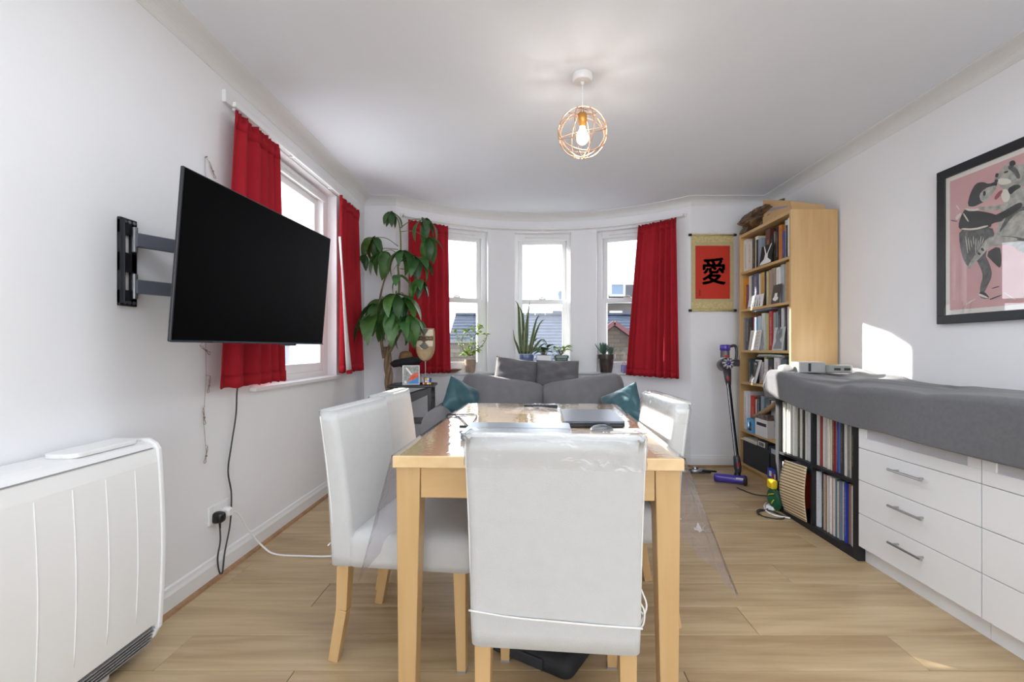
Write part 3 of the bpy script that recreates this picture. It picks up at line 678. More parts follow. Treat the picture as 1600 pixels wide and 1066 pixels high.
def pillow(label, mat, c, rot, w, h, d, crease=.004, grp=None, zipc=None):
    o = cushion('cushion', w, h, d, mat, None, 1.0, crease, 20); o.location = c; o.rotation_euler = [R(a) for a in rot]; return tag(o, label, 'cushion', grp)
pillow('dark grey cushion leaning on the sofa back, left of the pair', M_dgrey, U(806, 584, 4.30), (-20, 8, 3), .41, .30, .16, .011)
pillow('dark grey cushion leaning on the sofa back, right of the pair', M_dgrey, U(871, 585, 4.30), (-20, 1, -3), .41, .28, .16, .012)
pillow('shiny teal cushion in the left corner of the sofa', M_teal, U(722, 625, 3.95), (-15, 28, 38), .36, .32, .14, .006)
pillow('shiny teal cushion in the right corner of the sofa', M_teal, U(972, 640, 3.78), (-15, -24, -42), .38, .36, .14, .006)
pillow('dark grey cushion wedged behind the right arm side of the sofa', M_dgrey, (.93, 3.78, .52), (-10, 20, -60), .34, .26, .12, .006)

# ------------------------------------------------------------ storage heater on the left wall
Hh = thing('storage_heater', 'white wall storage heater with ribbed front at the near left', 'heater', (XL, 0, 0))
hx = .165; hy0, hy1 = .55, 1.60
def hp(z):
    k = (z - .05) / .69; return hx + .016*math.sin(PI*min(max(k, 0), 1))
b = MB(); prof = [(.01, .11), (hx - .03, .10)] + [(hp(.12 + .6*i/14), .12 + .6*i/14) for i in range(14)] + [(hx - .004, .725), (hx - .02, .742), (hx - .045, .748), (.01, .748)]
rings = [[(x, y, z) for x, z in prof] for y in (hy0, hy1)]; b.ring_loft(rings); b.build('casing', M_whitep, Hh, bevel=.003)
for yy in (.77, .88, .98, 1.09, 1.194, 1.297, 1.40, 1.505):
    b = MB(); b.tube([(hp(z) + .0005, yy, z) for z in [.17 + .5*i/12 for i in range(13)]], [.0008] + [.0018]*11 + [.0008], 6); b.build('rib', M_whitep, Hh, smooth=True)
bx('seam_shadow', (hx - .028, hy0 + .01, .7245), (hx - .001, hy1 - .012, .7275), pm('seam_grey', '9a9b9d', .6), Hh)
b = MB(); b.ring_loft([[(x, y, z) for x, z in [(.0, .05), (hx-.03, .05), (hx - .012, .065)] + [(hp(.1+.62*i/12) + .005, .1 + .62*i/12) for i in range(13)] + [(hx - .005, .74), (hx - .03, .756), (.0, .756)]] for y in (hy1, hy1 + .018)]); b.build('side_panel', M_whitep, Hh, bevel=.004)
b = MB(); b.prism(rrect(.10, .24, .03), .748, .762); o = b.build('control_cover', M_whitep, Hh, bevel=.003); o.location = (.085, 1.455, 0)
M_grille = pm('grille_silver', 'aeb2b8', .35, metal=.6)
bx('grille_back', (.02, hy0, .045), (hx - .03, hy1, .10), pm('grille_dark', '55585c', .6), Hh)
for i in range(5):
    z = .052 + i*.0125; MB().bar((hx - .028 + i*.0035, hy0, z), (hx - .028 + i*.0035, hy1, z), .02, .004, (0,0,1)).build('grille_slat', M_grille, Hh)
for yy in (.7, 1.45): bx('foot', (.03, yy, 0), (.10, yy + .04, .05), M_whitep, Hh)

# ------------------------------------------------------------ television on its arm
tv = thing('television', 'large black flat television swung out from the left wall', 'television', (-1.087, 1.98, 1.375), 0)
tv.rotation_euler = (0, R(4.6), R(-3.4))
b = MB(); b.box((-.012, -.497, -.285), (0, .497, .285)); b.build('casing', pm('tv_casing', '1c1d22', .35), tv, bevel=.004)
bx('screen', (-.001, -.491, -.278), (.0015, .491, .280), M_screen, tv)
b = MB(); b.box((-.055, -.36, -.24), (-.012, .36, .14)); b.build('back_housing', M_black, tv, bevel=.008)
bx('bezel', (-.002, -.495, -.2855), (.0035, .495, -.2785), pm('bezel_grey', '3f444f', .25, metal=.6), tv)
bx('sensor', (-.012, .12, -.294), (.002, .24, -.284), M_black, tv, bevel=.003)
mnt = thing('wall_mount', 'dark grey steel wall bracket with two arms holding the television', 'wall bracket', (XL, 1.665, 1.38))
b = MB()
pl = [(-.036,-.155),(.036,-.155),(.036,.155),(-.036,.155)]
for y0, y1, z0, z1 in ((-.036,-.022,-.15,.15), (.012,.036,-.15,.15), (-.036,.036,.10,.158), (-.036,.036,-.158,-.10), (-.036,.036,-.035,.035)): b.box((.002, y0, z0), (.014, y1, z1))
b.box((.014,-.036,-.15),(.03,-.031,.15)); b.build('wall_plate', pm('mount_black', '24252b', .4, metal=.4), mnt, bevel=.002)
for z in (.085, -.085):
    b = MB(); b.tube([(.026, .012, z-.045), (.026, .012, z+.045)], .009, 10); b.build('pivot', M_steel, mnt)
    b = MB(); b.bar((.028, .012, z), (.14, .22, z), .022, .05); b.bar((.14, .22, z), (.245, .36, z), .022, .045); b.build('arm', M_dkm, mnt, bevel=.002)
bx('tv_plate', (.235, .24, -.12), (.25, .46, .12), M_dkm, mnt, bevel=.002)
b = MB()
for z in (.145, -.145):
    for y in (-.02, 0, .02):
        b.tube([(.012, y, z), (.018, y, z)], .0065, 8)
b.build('bolts', M_steel, mnt)['kind'] = 'stuff'

# cables, socket
so = thing('wall_socket', 'white double wall socket low on the left wall', 'socket', (XL, 2.17, .30))
bx('face_plate', (0, -.073, -.043), (.009, .073, .043), M_whitep, so, bevel=.003)
for yy in (-.045, .02): bx('switch', (.009, yy, .012), (.013, yy + .012, .03), M_whitep, so, bevel=.001)
pg = thing('power_plug', 'black plug pushed into the left wall socket', 'plug', (XL + .009, 2.14, .285))
b = MB(); b.ring_loft([[(x, y*s, z*s) for y, z in rrect(.046, .052, .014)] for x, s in ((0, .95), (.012, 1), (.034, .86), (.04, .6))]); b.build('body', pm('plug_black', '1a1a1c', .3), pg, smooth=True)
MB().tube([(.02, 0, -.02), (.022, 0, -.05)], [.006,.004], 8).build('cord_guard', M_black, pg)
wx = XL + .02
cb = MB(); cb.tube(spline([(wx+.02, 2.29, 1.12), (wx+.015, 2.285, .95), (wx+.015, 2.26, .86), (wx, 2.275, .74), (wx, 2.24, .60), (wx, 2.215, .48), (wx, 2.24, .36), (wx, 2.23, .22), (wx, 2.19, .10), (wx+.005, 2.165, .015), (wx, 2.15, .03), (wx+.003, 2.135, .10), (wx+.005, 2.15, .17), (wx+.01, 2.14, .235)], 8), .0036, 8)
tag(cb.build('television_cable', pm('cable_dark', '3a3a3d', .4), smooth=True), 'dark cable hanging from the television down to the black plug', 'cable')
cb = MB(); cb.tube(spline([(wx-.005, 2.215, .285), (wx+.02, 2.26, .26), (wx+.03, 2.33, .15), (-1.36, 2.40, .04), (-1.28, 2.38, .006), (-1.12, 2.36, .006), (-.98, 2.36, .006), (-.84, 2.42, .006), (-.66, 2.44, .006), (-.5, 2.5, .006)], 8), .0048, 8)
o = cb.build('extension_cable', M_whitep, smooth=True); tag(o, 'white cable running from the wall socket across the floor to the left chairs', 'cable')
o2 = MB().ring_loft([[(x, y*s, z*s) for y, z in rrect(.04, .046, .014)] for x, s in ((0, .95), (.02, 1), (.034, .7))]).build('power_plug', M_whitep, loc=(XL + .009, 2.205, .288)); tag(o2, 'white plug in the right half of the wall socket', 'plug')
# string of small clips
st = thing('clip_string', 'thin string with small copper photo clips hanging on the left wall', 'string of clips', (XL + .006, 2.075, 0))
MB().tube([(0, 0, 1.93), (.001, .005, 1.75), (0, 0, 1.2), (.001, .006, .95), (0, -.01, .75), (.001, .006, .60)], .0011, 5).build('string', pm('string_grey', '9d9a96', .8), st)
M_clip = pm('clip_copper', '8d7468', .5, metal=.3)
for i, (z, y, a) in enumerate(((1.885, .045, 35), (1.06, 0, 60), (.90, .02, -12), (.76, -.012, 8), (.585, 0, -14))):
    b = MB(); q = R(a)
    def P(s, n_): return (.004, y + s*math.sin(q) + n_*math.cos(q), z - s*math.cos(q) + n_*math.sin(q))
    b.tube([P(-.03,-.004), P(0,.0), P(.028,.007), P(.033,0), P(.028,-.007), P(0,0), P(-.03,.005)], .0013, 5); b.box((.002, y-.003, z-.004), (.008, y+.003, z+.004)); b.tube([P(-.03,.005), P(-.045, 0), P(-.03,-.004)], .001, 5)
    b.tube([P(-.045, 0), (0, 0, z + .05)], .0008, 4)
    b.build('clip', M_clip, st)
tk = MB().tube([(0,0,0), (.01,0,.004)], .003, 8).build('pin', M_clip, st, loc=(0, 0, 1.93))

# ------------------------------------------------------------ pendant lamp
pd = thing('pendant_lamp', 'ceiling lamp with copper wire globe and glowing bare bulb', 'lamp', U(910, 116, 2.28).xy.to_3d() + Vector((0, 0, HC)))
pz = -(HC - (EYE + (544.5 - 208) / 720 * 2.28))
MB().lathe([(.048, 0), (.05, -.01), (.05, -.022), (.043, -.034), (.01, -.038), (.007, -.05), (.004, -.052)], 28).build('ceiling_rose', M_whitep, pd, smooth=False)
MB().tube([(0,0,-.05), (0,0,pz+.09)], .0028, 8).build('cord', M_whitep, pd)
MB().lathe([(.008, .10), (.022, .095), (.022, .055), (.018, .05), (.016, .03), (.014, .03)], 18, (0,0,pz)).build('lamp_holder', pm('brass_holder', 'cf9a52', .35, metal=.7), pd, smooth=True)
bulb = pm('glowing_bulb', 'fff8ee', .3, emit=7)
MB().lathe([(.013, .04), (.014, .02), (.020, .008), (.029, -.010), (.031, -.025), (.027, -.040), (.016, -.052), (.002, -.056)], 20, (0,0,pz)).build('bulb', bulb, pd, smooth=True)
pl_ = bpy.data.lights.new('bulb_light', 'POINT'); pl_.energy = 1.6; pl_.shadow_soft_size = .032; pl_.color = (1, .96, .9); plo = bpy.data.objects.new('bulb_light', pl_); COL.objects.link(plo); plo.parent = pd; plo.location = (0, 0, pz - .075)
rg = .122
for i, (ax, ay, az) in enumerate(((90,0,20), (90,0,65), (90,0,110), (90,0,155), (62,18,0), (-48,30,10), (28,-14,0), (50,-60,30))):
    E = Euler((R(ax), R(ay), R(az))).to_matrix(); rr = rg*(1 - .012*(i % 4))
    b = MB(); b.tube([E @ Vector((rr*math.cos(2*PI*k/48), rr*math.sin(2*PI*k/48), 0)) for k in range(48)], .0026, 6, closed=True)
    o = b.build('wire_ring', M_rose, pd, smooth=True); o.location = (0, 0, pz)
b = MB(); b.bar((-.022, 0, pz+.095), (-.07, 0, pz+.10), .006, .004); b.bar((.022, 0, pz+.095), (.07, 0, pz+.10), .006, .004); b.build('bracket', M_rose, pd)
# ------------------------------------------------------------ curtains
def curtain(label, path, z0, z1, folds, amp, seed, skew=None, group='red curtains', flare=None):
    'path(t, k) gives (x, y, nx, ny) with t across and k from bottom 0 to top 1'
    r = random.Random(seed); ph = [r.uniform(0, 6.28) for _ in range(4)]
    b = MB(); nu = folds * 9; nv = 16
    def g(u, v):
        x, y, nx, ny = path(u, v)
        a = amp * (.55 + .45*(1 - v)) * (1 if v < .93 else 1 - .35*(v-.93)/.07) * (.75 + .35*math.sin(2*PI*u*1.3 + ph[2]))
        s = math.sin(2*PI*folds*u + 1.5*math.sin(2*PI*u*.9 + ph[0]) + .8*math.sin(6*u + ph[3]) + .5*math.sin(2.2*v + ph[1])*u); s = math.copysign(abs(s)**.8, s)
        d = a*s + .3*a*math.sin(2*PI*folds*.43*u + ph[2] + 1.2*v)
        if v > .95: d += amp*.35*math.sin(2*PI*folds*2.3*u)*((v-.95)/.05)
        z = z0 + (z1 - z0)*v + (.004*math.sin(2*PI*folds*1.7*u + ph[3]) if v in (0, 1) else 0)
        if skew: z += skew(u, v)
        return Vector((x + nx*d, y + ny*d, z))
    b.grid(g, nu, nv); t = b.build('curtain', M_red, smooth=True, solid=.0035); tag(t, label, 'curtain', group)
    # stitched hem and gathered heading tape as their own strips
    def strip(v0, v1, off):
        q = MB()
        def h(u, v):
            vv = v0 + (v1 - v0)*v; p = g(u, vv); _, _, nx, ny = path(u, vv); return Vector((p.x + nx*off, p.y + ny*off, p.z))
        q.grid(h, nu, 1); return q
    strip(.002, .045, .004).build('hem', M_red, t, smooth=True, solid=.001)
    strip(.94, .985, .004).build('heading_tape', M_red, t, smooth=True, solid=.001)
    return t, g
def lpath(ya, yb, yc, yd, X=XL + .065):
    return lambda t, k: (X, (ya + (yb - ya)*t)*(1-k) + (yc + (yd - yc)*t)*k, 1, 0)
curtain('red curtain behind the television, left of the left window', lpath(2.08, 2.64, 2.195, 2.57), .885, 2.205, 5, .026, 1)
ct, g = curtain('red curtain between the left window and the corner, white lining showing', lpath(3.43, 3.95, 3.44, 3.86), .885, 2.215, 4, .026, 2, None)
b = MB(); b.grid(lambda u, v: Vector((XL + .075 + .05*(1-v) + .01*math.sin(4*u), 3.41 + .13*u*(1-v)**1.3 + .01, .90 + v*1.0)), 4, 10); b.build('lining', M_lining, ct, smooth=True, solid=.002)
b = MB(); b.grid(lambda u, v: Vector((XL + .128 + .01*math.sin(4*u), 3.42 + .13*u + .002, .878 + v*.03)), 4, 1); b.build('hem', M_red, ct, solid=.003)
def apath(a0, a1, b0, b1, rr=1.865):
    def f(t, k):
        an = (a0 + (a1 - a0)*t)*(1-k) + (b0 + (b1 - b0)*t)*k; x, y = arc(an, rr - .03*(1-k)); return (x, y, -math.sin(R(an)), -math.cos(R(an)))
    return f
curtain('red curtain behind the tall plant and mask, left end of the bow', apath(-41.5, -28.4, -41, -28.8), .84, 2.235, 5, .026, 3)
curtain('red curtain at the right end of the bow, beside the succulent', apath(26, 41.5, 29.3, 40.2), .815, 2.235, 6, .028, 4, lambda u, v: -.02*u*(1-v) + .02*u*v)
# tracks
b = MB(); sweep([Vector(arc(-42 + 84*i/40, BR)) for i in range(41)], [(-.002, 2.268), (.012, 2.268), (.012, 2.300), (-.002, 2.300)], b)
sweep([Vector(arc(-42 + 84*i/40, BR - .07)) for i in range(41)], [(-.008, 2.262), (.008, 2.262), (.008, 2.284), (-.008, 2.284)], b)
for k in range(7):
    a = -41.5 + k*83/6; x0, y0 = arc(a, BR); x1, y1 = arc(a, BR - .07); b.bar((x0, y0, 2.275), (x1, y1, 2.275), .012, .012)
tag(b.build('curtain_track', M_trim), 'white curved curtain track running round the bow above its windows', 'curtain track')
b = MB(); b.box((XL - .001, 2.20, 2.250), (XL + .018, 3.94, 2.31)); b.box((XL + .05, 2.20, 2.225), (XL + .066, 3.92, 2.248))
for yy in (2.25, 2.8, 3.35, 3.85): b.box((XL + .016, yy, 2.232), (XL + .055, yy + .015, 2.244))
tag(b.build('curtain_track', M_trim, bevel=.002), 'straight white curtain batten and track above the left window', 'curtain track')

# ------------------------------------------------------------ bookcase
KX = 1.88; KY0, KY1 = 3.24, 4.02; KZ = 2.05; KD = .33
bc = thing('bookcase', 'tall birch bookcase crammed with books in the right back corner', 'bookcase', (KX, KY0, 0))
W_ = KY1 - KY0; th = .022
for y in (0, W_ - th): bx('side_panel', (0, y, 0), (KD, y + th, KZ), M_birch, bc, bevel=.001)
bx('back_panel', (KD - .012, th, .06), (KD - .004, W_ - th, KZ - .01), M_birch, bc)
bx('top_panel', (.002, th, KZ - .024), (KD, W_ - th, KZ), M_birchy, bc, bevel=.001)
SH = [.085, .375, .785, 1.055, 1.405, 1.725]
for z in SH: bx('shelf', (.004, th, z - .02), (KD - .012, W_ - th, z), M_birchy, bc, bevel=.001)
bx('plinth', (.03, th, 0), (.045, W_ - th, .063), M_birchy, bc)
def yof(px, X=KX): return X * 720 / (px - 818)
def colname(c):
    r, g, b = [int(c[i:i+2], 16) for i in (0, 2, 4)]; mx, mn = max(r, g, b), min(r, g, b)
    if mx - mn < 26: return 'white' if mn > 205 else 'pale grey' if mn > 150 else 'grey' if mn > 80 else 'black'
    if r >= g >= b: return ('cream' if mn > 170 else 'tan' if mn > 100 else 'red' if g < r*.5 else 'orange' if r > 170 and b < 110 and g > 90 else 'brown')
    if b >= r and b >= g: return 'blue' if (b - r) > 40 and r < 140 else 'pale blue'
    if g >= r: return 'green'
    return 'pink' if mn > 120 else 'purple'
def book(loc, w, h, d, c, label, cat='book', grp=None, name='book', k=None, parent=None, lean=0):
    'upright, spine at -x; local y is thickness, z height'
    b = MB(); cv = min(.003, w*.2)
    b.box((0, 0, 0), (d, cv, h)); b.box((0, w - cv, 0), (d, w, h)); b.box((0, cv, 0), (cv, w - cv, h)); b.cur = 1; b.box((cv, cv, .003), (d - .004, w - cv, h - .003))
    o = b.build(name, [bookmat(c, k if k is not None else rng.randrange(3)), M_pages], parent, loc=loc)
    if lean: o.rotation_euler = (lean, 0, 0)
    return tag(o, label, cat, grp)
SHN = ['bottom', 'fifth', 'fourth', 'third', 'second', 'top']
def fill(items, s, o, sc, ztop, shelf_z, sname, grp):
    n = 0
    for it in items:
        x0, x1, c, hf = it[:4]; pa = o + x0/sc; pb = o + x1/sc
        ya, yb = yof(pb, KX + .03), yof(pa, KX + .03); ya = max(ya, KY0 + th + .001); yb = min(yb, KY1 - th - .001)
        if yb - ya < .006: continue
        dd = .20 + .03*((n*7) % 3)/2
        book((KX + .03 + .006*((n*5) % 4), ya + .0005, shelf_z), yb - ya - .0015, (ztop - shelf_z)*hf, dd, c, '%s book, %s from the left on the %s shelf of the bookcase' % (colname(c), ordn(n), sname), grp=grp, k=n % 3); n += 1
S1 = [(122,160,'e0dcd6',.93),(161,196,'d9d6c8',.83),(197,216,'4a4440',.88),(217,243,'ece6d4',.9),(244,256,'2a2a2a',.78),(257,286,'8fa0ad',.78),(287,312,'75858f',.74),(314,332,'e6e2de',.93),(333,375,'5a2f28',.92),(376,391,'1d1b1a',.72),(392,412,'6d6055',.8),(413,428,'35302c',.85),(429,444,'1a1a1c',.88),(446,474,'c47a35',.88),(475,489,'3c4c9c',.7),(490,515,'c9ccd0',.95),(516,528,'3a3a3a',.8),(529,556,'e4e8ea',.96),(557,570,'cfd8d8',.9)]
S2 = [(110,123,'e9dcc8',.72),(124,146,'e09a2a',.9),(147,163,'7a3555',.7),(165,183,'e8e4e0',.93),(184,214,'6d6a5c',.9),(215,262,'56607a',.93),(264,274,'d8d0c0',.9),(275,308,'cda25a',.92),(309,322,'ddd6c6',.93),(323,331,'2c3038',.94),(333,345,'d8c89a',.9),(346,372,'b09b78',.92),(373,385,'7b6a52',.9),(387,422,'9c8f7e',.93),(424,456,'e9e6e0',.92),(457,490,'b8c0c4',.96),(491,505,'8d958f',.95),(506,524,'a39f90',.93)]
S3 = [(385,410,'8a8f98'),(411,428,'5c5a5c'),(430,444,'2c2c30'),(446,466,'a84038'),(468,484,'7f98ac'),(485,502,'b8c6d4'),(504,524,'d8dad6'),(525,540,'c4c8c0'),(541,553,'b6b276'),(554,574,'b02a2e'),(576,590,'9aa49c'),(592,612,'8e9caa'),(614,628,'2a2c30'),(629,644,'ccd0d4'),(646,655,'3a3a3a'),(656,672,'e8e2e0'),(673,695,'e2ccd0')]
S3 = [t + ([.84,.8,.84,.86,.82,.84,.9,.88,.86,.92,.88,.9,.94,.95,.95,.97,.96][i],) for i, t in enumerate(S3)]
S4 = [(388,402,'3c4a48',.8),(404,440,'2e3238',.72),(442,462,'c8c0c4',.7),(463,476,'b8b030',.86),(478,492,'d8d4dc',.8),(494,520,'3c3a40',.82),(522,552,'e2dede',.86),(553,566,'c8b8c0',.85),(568,600,'5a6a74',.82),(602,618,'39424a',.8)]
S5 = [(332,352,'a890a0',.86),(354,362,'8a3040',.9),(363,378,'e8e8ec',.84),(379,392,'dcdce0',.84),(393,415,'c23022',.76),(416,434,'d6d8da',.7),(436,452,'30343a',.78),(453,470,'8fa0ac',.8),(472,500,'565c66',.76),(502,540,'c9ccd0',.74)]
fill(S1, 1, 1140, 5.92, KZ - .024, SH[5], 'top', 'books on the top shelf')
fill(S2, 2, 1140, 5.92, SH[5] - .02, SH[4], 'second', 'books on the second shelf')
fill(S3, 3, 1060, 3.948, SH[4] - .02, SH[3], 'third', 'books on the third shelf')
fill(S4, 4, 1060, 3.553, SH[3] - .02, SH[2], 'fourth', 'books on the fourth shelf')
fill(S5, 5, 1060, 3.553, SH[2] - .02, SH[1], 'fifth', 'books on the fifth shelf')
o = bx('cork_panel', (KX + .015, KY0 + th + .002, SH[4]), (KX + .02, KY0 + th + .065, SH[4] + .285), pm('cork', 'c69a68', .8, var=.2, vscale=60)); tag(o, 'tan board standing at the right end of the second shelf', 'board')
o = MB().prism([(0, 0), (.20, 0), (.20, .30), (0, .30)], 0, .018).build('book', bookmat('8a93ab', 0), loc=(KX + .03, 3.55, SH[3] + .318)); tag(o, 'blue-grey book lying flat across the upright books of the third shelf', 'book')
for i, (c, t_) in enumerate((('7d8a92', .010), ('d8d6cf', .008), ('6a8060', .008))):
    o = MB().box((0,0,0), (.19, .40 - .05*i, t_)).build('magazine', bookmat(c, 1), loc=(KX + .035, 3.38 + .03*i, SH[2] + .215 + sum((.010,.008,.008)[:i]) + .0005)); tag(o, '%s magazine lying flat above the fourth shelf books, %s of three' % (colname(c), ['lowest', 'middle one', 'uppermost'][i]), 'magazine')
# cards and small things standing at the front of the shelves
def card(label, name, px0, px1, z, h, mat, X, lean=-8, prints=None, cat='card'):
    ya, yb = yof(px1, X), yof(px0, X); o = MB().box((0, 0, 0), (.002, yb - ya, h)).build(name, mat, loc=(X, ya, z + .001)); o.rotation_euler = (0, R(-lean), 0)
    tag(o, label, cat)
    for nm, m_, polys in prints or []:
        b = MB()
        for poly in polys: b._add([(-.0012, (yb-ya)*(1-u), h*v) for u, v in poly], [tuple(range(len(poly)))])
        b.build(nm, m_, o)
    return o
KF = KX + .012
M_ink = pm('print_black', '17181a', .7); M_pw = pm('print_white', 'e9e7e2', .7)
card('black card with a pale horned figure, on the top shelf', 'art_card', 1186, 1205, SH[5], .155, M_ink, KF - .008, prints=[('figure', M_pw, [[(.2,.98),(.28,.98),(.5,.55),(.42,.5)],[(.78,1),(.86,.98),(.62,.5),(.54,.52)],[(.4,.55),(.62,.55),(.66,.3),(.95,.12),(.95,.02),(.05,.02),(.1,.14),(.35,.28)]])])
card('white card with black spiky skyline drawing on the second shelf', 'art_card', 1168, 1191, SH[4], .10, M_pw, KF - .006, prints=[('drawing', M_ink, [[(.3 + .16*i,.04),(.36 + .16*i,.04),(.34 + .16*i,.8 - .1*(i % 2))] for i in range(4)] + [[(.08,.1),(.28,.04),(.28,.02),(.06,.02)]]), ('wash', pm('print_lilac', '8e88c4', .7), [[(.45,.6),(.52,.6),(.5,.95)],[(.74,.6),(.8,.6),(.78,.9)]])])
card('brown card with a pale statue, on the second shelf', 'art_card', 1204.5, 1217, SH[4], .145, pm('card_brown', '5c5349', .7, var=.3, vscale=20), KF - .006, prints=[('figure', M_pw, [[(.35,.55),(.65,.55),(.7,.35),(.85,.3),(.8,.2),(.5,.12),(.2,.2),(.15,.3),(.3,.35)]])])
card('cream page of writing on the third shelf', 'note_card', 1169, 1186, SH[3], .165, pm('note_cream', 'dad5cc', .8), KF - .004, prints=[('lines', pm('print_grey', '8f8a84', .8), [[(.12,.9-.06*i),(.88 - .1*(i % 3),.9-.06*i),(.88 - .1*(i % 3),.885-.06*i),(.12,.885-.06*i)] for i in range(13)])])
card('grey pencil portrait card on the third shelf', 'portrait_card', 1206, 1222.5, SH[3], .175, pm('card_grey', 'c4c6c6', .8), KF - .004, prints=[('drawing', pm('pencil', '85878a', .8), [[(.25,.9),(.75,.92),(.8,.6),(.62,.45),(.85,.3),(.9,.06),(.1,.06),(.3,.4),(.2,.6)]]), ('face', pm('card_grey2', 'd4d5d4', .8), [[(.36,.82),(.62,.84),(.66,.58),(.5,.48),(.36,.58)]])])
# framed photo
f = thing('photo_frame', 'small white photo frame leaning on the fourth shelf', 'photo frame', (KX + .012, yof(1173, KX), SH[2] + .002), R(-18)); f.rotation_euler = (0, R(14), R(-14))
b = MB()
for y0, y1, z0, z1 in ((-.085,.085,0,.03),(-.085,.085,.165,.195),(-.085,-.055,.03,.165),(.055,.085,.03,.165)): b.box((-.006, y0, z0), (.01, y1, z1))
b.build('frame', pm('frame_white', 'dcdce0', .4), f, bevel=.002); bx('mount', (-.001, -.055, .03), (.003, .055, .165), pm('mount_white', 'c9c9cd', .8), f); bx('picture', (-.002, -.036, .05), (0, .036, .145), pm('picture_brown', '6d4c36', .5, var=.4, vscale=40), f)
def lathe_thing(name, label, cat, loc, prof, mat, n=20, **k):
    o = MB().lathe(prof, n).build(name, mat, smooth=True, loc=loc); return tag(o, label, cat)
yb_ = yof(1195, KX + .02)
lathe_thing('bottle', 'small pale ribbed bottle beside the photo frame', 'bottle', (KX + .03, yb_, SH[2]), [(.020, 0), (.024, .02), (.024, .06), (.016, .085), (.011, .095), (.012, .12), (.002, .121)], pm('pale_ceramic', 'c9cbc8', .3))
t = thing('teapot', 'small white teapot at the front of the fourth shelf', 'teapot', (KX + .045, yof(1204, KX + .045), SH[2]))
MB().lathe([(.025, 0), (.042, .012), (.048, .03), (.040, .052), (.02, .064), (.002, .066)], 20).build('body', pm('white_ceramic', 'e2dfda', .25), t, smooth=True); MB().tube([(0, -.04, .03), (0, -.062, .045), (0, -.072, .06)], [.009, .006, .005], 8).build('spout', MATS['white_ceramic'], t, smooth=True); MB().lathe([(.012, .062), (.013, .068), (.005, .074), (.001, .08)], 12).build('lid', MATS['white_ceramic'], t, smooth=True)
MB().tube(spline([(0, .042, .045), (0, .068, .05), (0, .066, .022), (0, .042, .018)], 5), .004, 6).build('handle', MATS['white_ceramic'], t)
o = bx('small_box', (KX + .03, yof(1183, KX + .03), SH[2] + .155), (KX + .08, yof(1176, KX + .03), SH[2] + .205), pm('box_red', 'b23a34', .6)); bpy.data.objects.remove(o)
lathe_thing('shell', 'small tan seashell beside the teapot on the fourth shelf', 'shell', (KX + .022, yof(1190, KX + .022), SH[2]), [(.001, 0), (.014, .004), (.017, .012), (.010, .022), (.004, .032), (.001, .036)], pm('shell_tan', 'b09478', .5))
# lower part of the bookcase
M_bbox = pm('black_card_box', '26272b', .6, var=.15, vscale=10)
def boxthing(name, label, cat, loc, dims, mat, lid=None, rz=0, extra=None):
    t = thing(name, label, cat, loc, rz); dx, dy, dz = dims
    bx('body', (0, 0, 0), (dx, dy, dz*(.8 if lid else 1)), mat, t, bevel=.002)
    if lid: bx('lid', (-.003, -.003, dz*.8), (dx + .003, dy + .003, dz), lid, t, bevel=.002)
    if extra: extra(t, dx, dy, dz)
    return t
def lab(m, y0, y1, z0, z1, lines=0):
    def f(t, dx, dy, dz):
        l = bx('paper_label', (-.0015, dy*y0, dz*z0), (.0005, dy*y1, dz*z1), m, t)
        if lines:
            b = MB()
            for i in range(lines):
                yy = dy*(y0 + (y1-y0)*(.1 + .8*i/lines)); b.box((-.0022, yy, dz*(z0 + .12*(z1-z0))), (-.001, yy + dy*(y1-y0)*.35/lines*(1 + i % 2), dz*(z0 + .85*(z1-z0))))
            b.build('barcode', M_ink, l)
    return f
boxthing('storage_box', 'plain black storage box on the bottom shelf, nearest the back wall', 'box', (KX + .012, 3.55, SH[0]), (.27, .42, .205), M_bbox)
boxthing('storage_box', 'plain black storage box on the bottom shelf, behind the record unit', 'box', (KX + .012, 3.27, SH[0] + .001), (.27, .262, .185), M_bbox)
for i, (y0, w_) in enumerate(((3.70, .27), (3.68, .25))):
    o = bx('paper_stack', (KX - .01 + i*.008, y0, SH[0] + .206 + i*.012), (KX + .22, y0 + w_, SH[0] + .217 + i*.012), M_pages, bevel=.002); tag(o, ['lower', 'upper'][i] + ' cream paper pad on top of the black storage box', 'paper')
boxthing('label_box', 'flat black box with white barcode label, under the fifth shelf', 'box', (KX - .015, 3.52, SH[0] + .2065), (.2, .155, .055), M_bbox, extra=lab(M_pw, .25, .9, .15, .85, 7))
boxthing('label_box', 'flat black box with a grey label, beside the barcode box', 'box', (KX - .02, 3.345, SH[0] + .187), (.2, .15, .06), M_bbox, extra=lab(pm('label_greyblue', 'a9b4c8', .6), .15, .75, .2, .8))
def fig(t, dx, dy, dz):
    b = MB(); b._add([(-.001, dy*(1-u), dz*v) for u, v in ((.2,.15),(.35,.2),(.5,.12),(.75,.2),(.62,.4),(.72,.6),(.6,.85),(.45,.7),(.25,.82),(.35,.5))], [tuple(range(10))]); b.build('drawing', M_ink, t)
boxthing('card_box', 'bright blue box with a black sketched figure on the fifth shelf', 'box', (KX - .012, 3.75, SH[1]), (.12, .105, .115), pm('box_blue', '5ea7d8', .5), extra=fig)
boxthing('card_box', 'white box with black lettering on the fifth shelf', 'box', (KX - .006, 3.54, SH[1]), (.16, .19, .135), pm('box_white', 'dddbdc', .5), extra=lab(M_ink, .1, .85, .62, .8, 0))
boxthing('card_box', 'dark patterned box lying on the white lettered box', 'box', (KX - .002, 3.545, SH[1] + .136), (.15, .17, .04), pm('box_dark', '33292b', .5, hex2='8a7468', vscale=30))
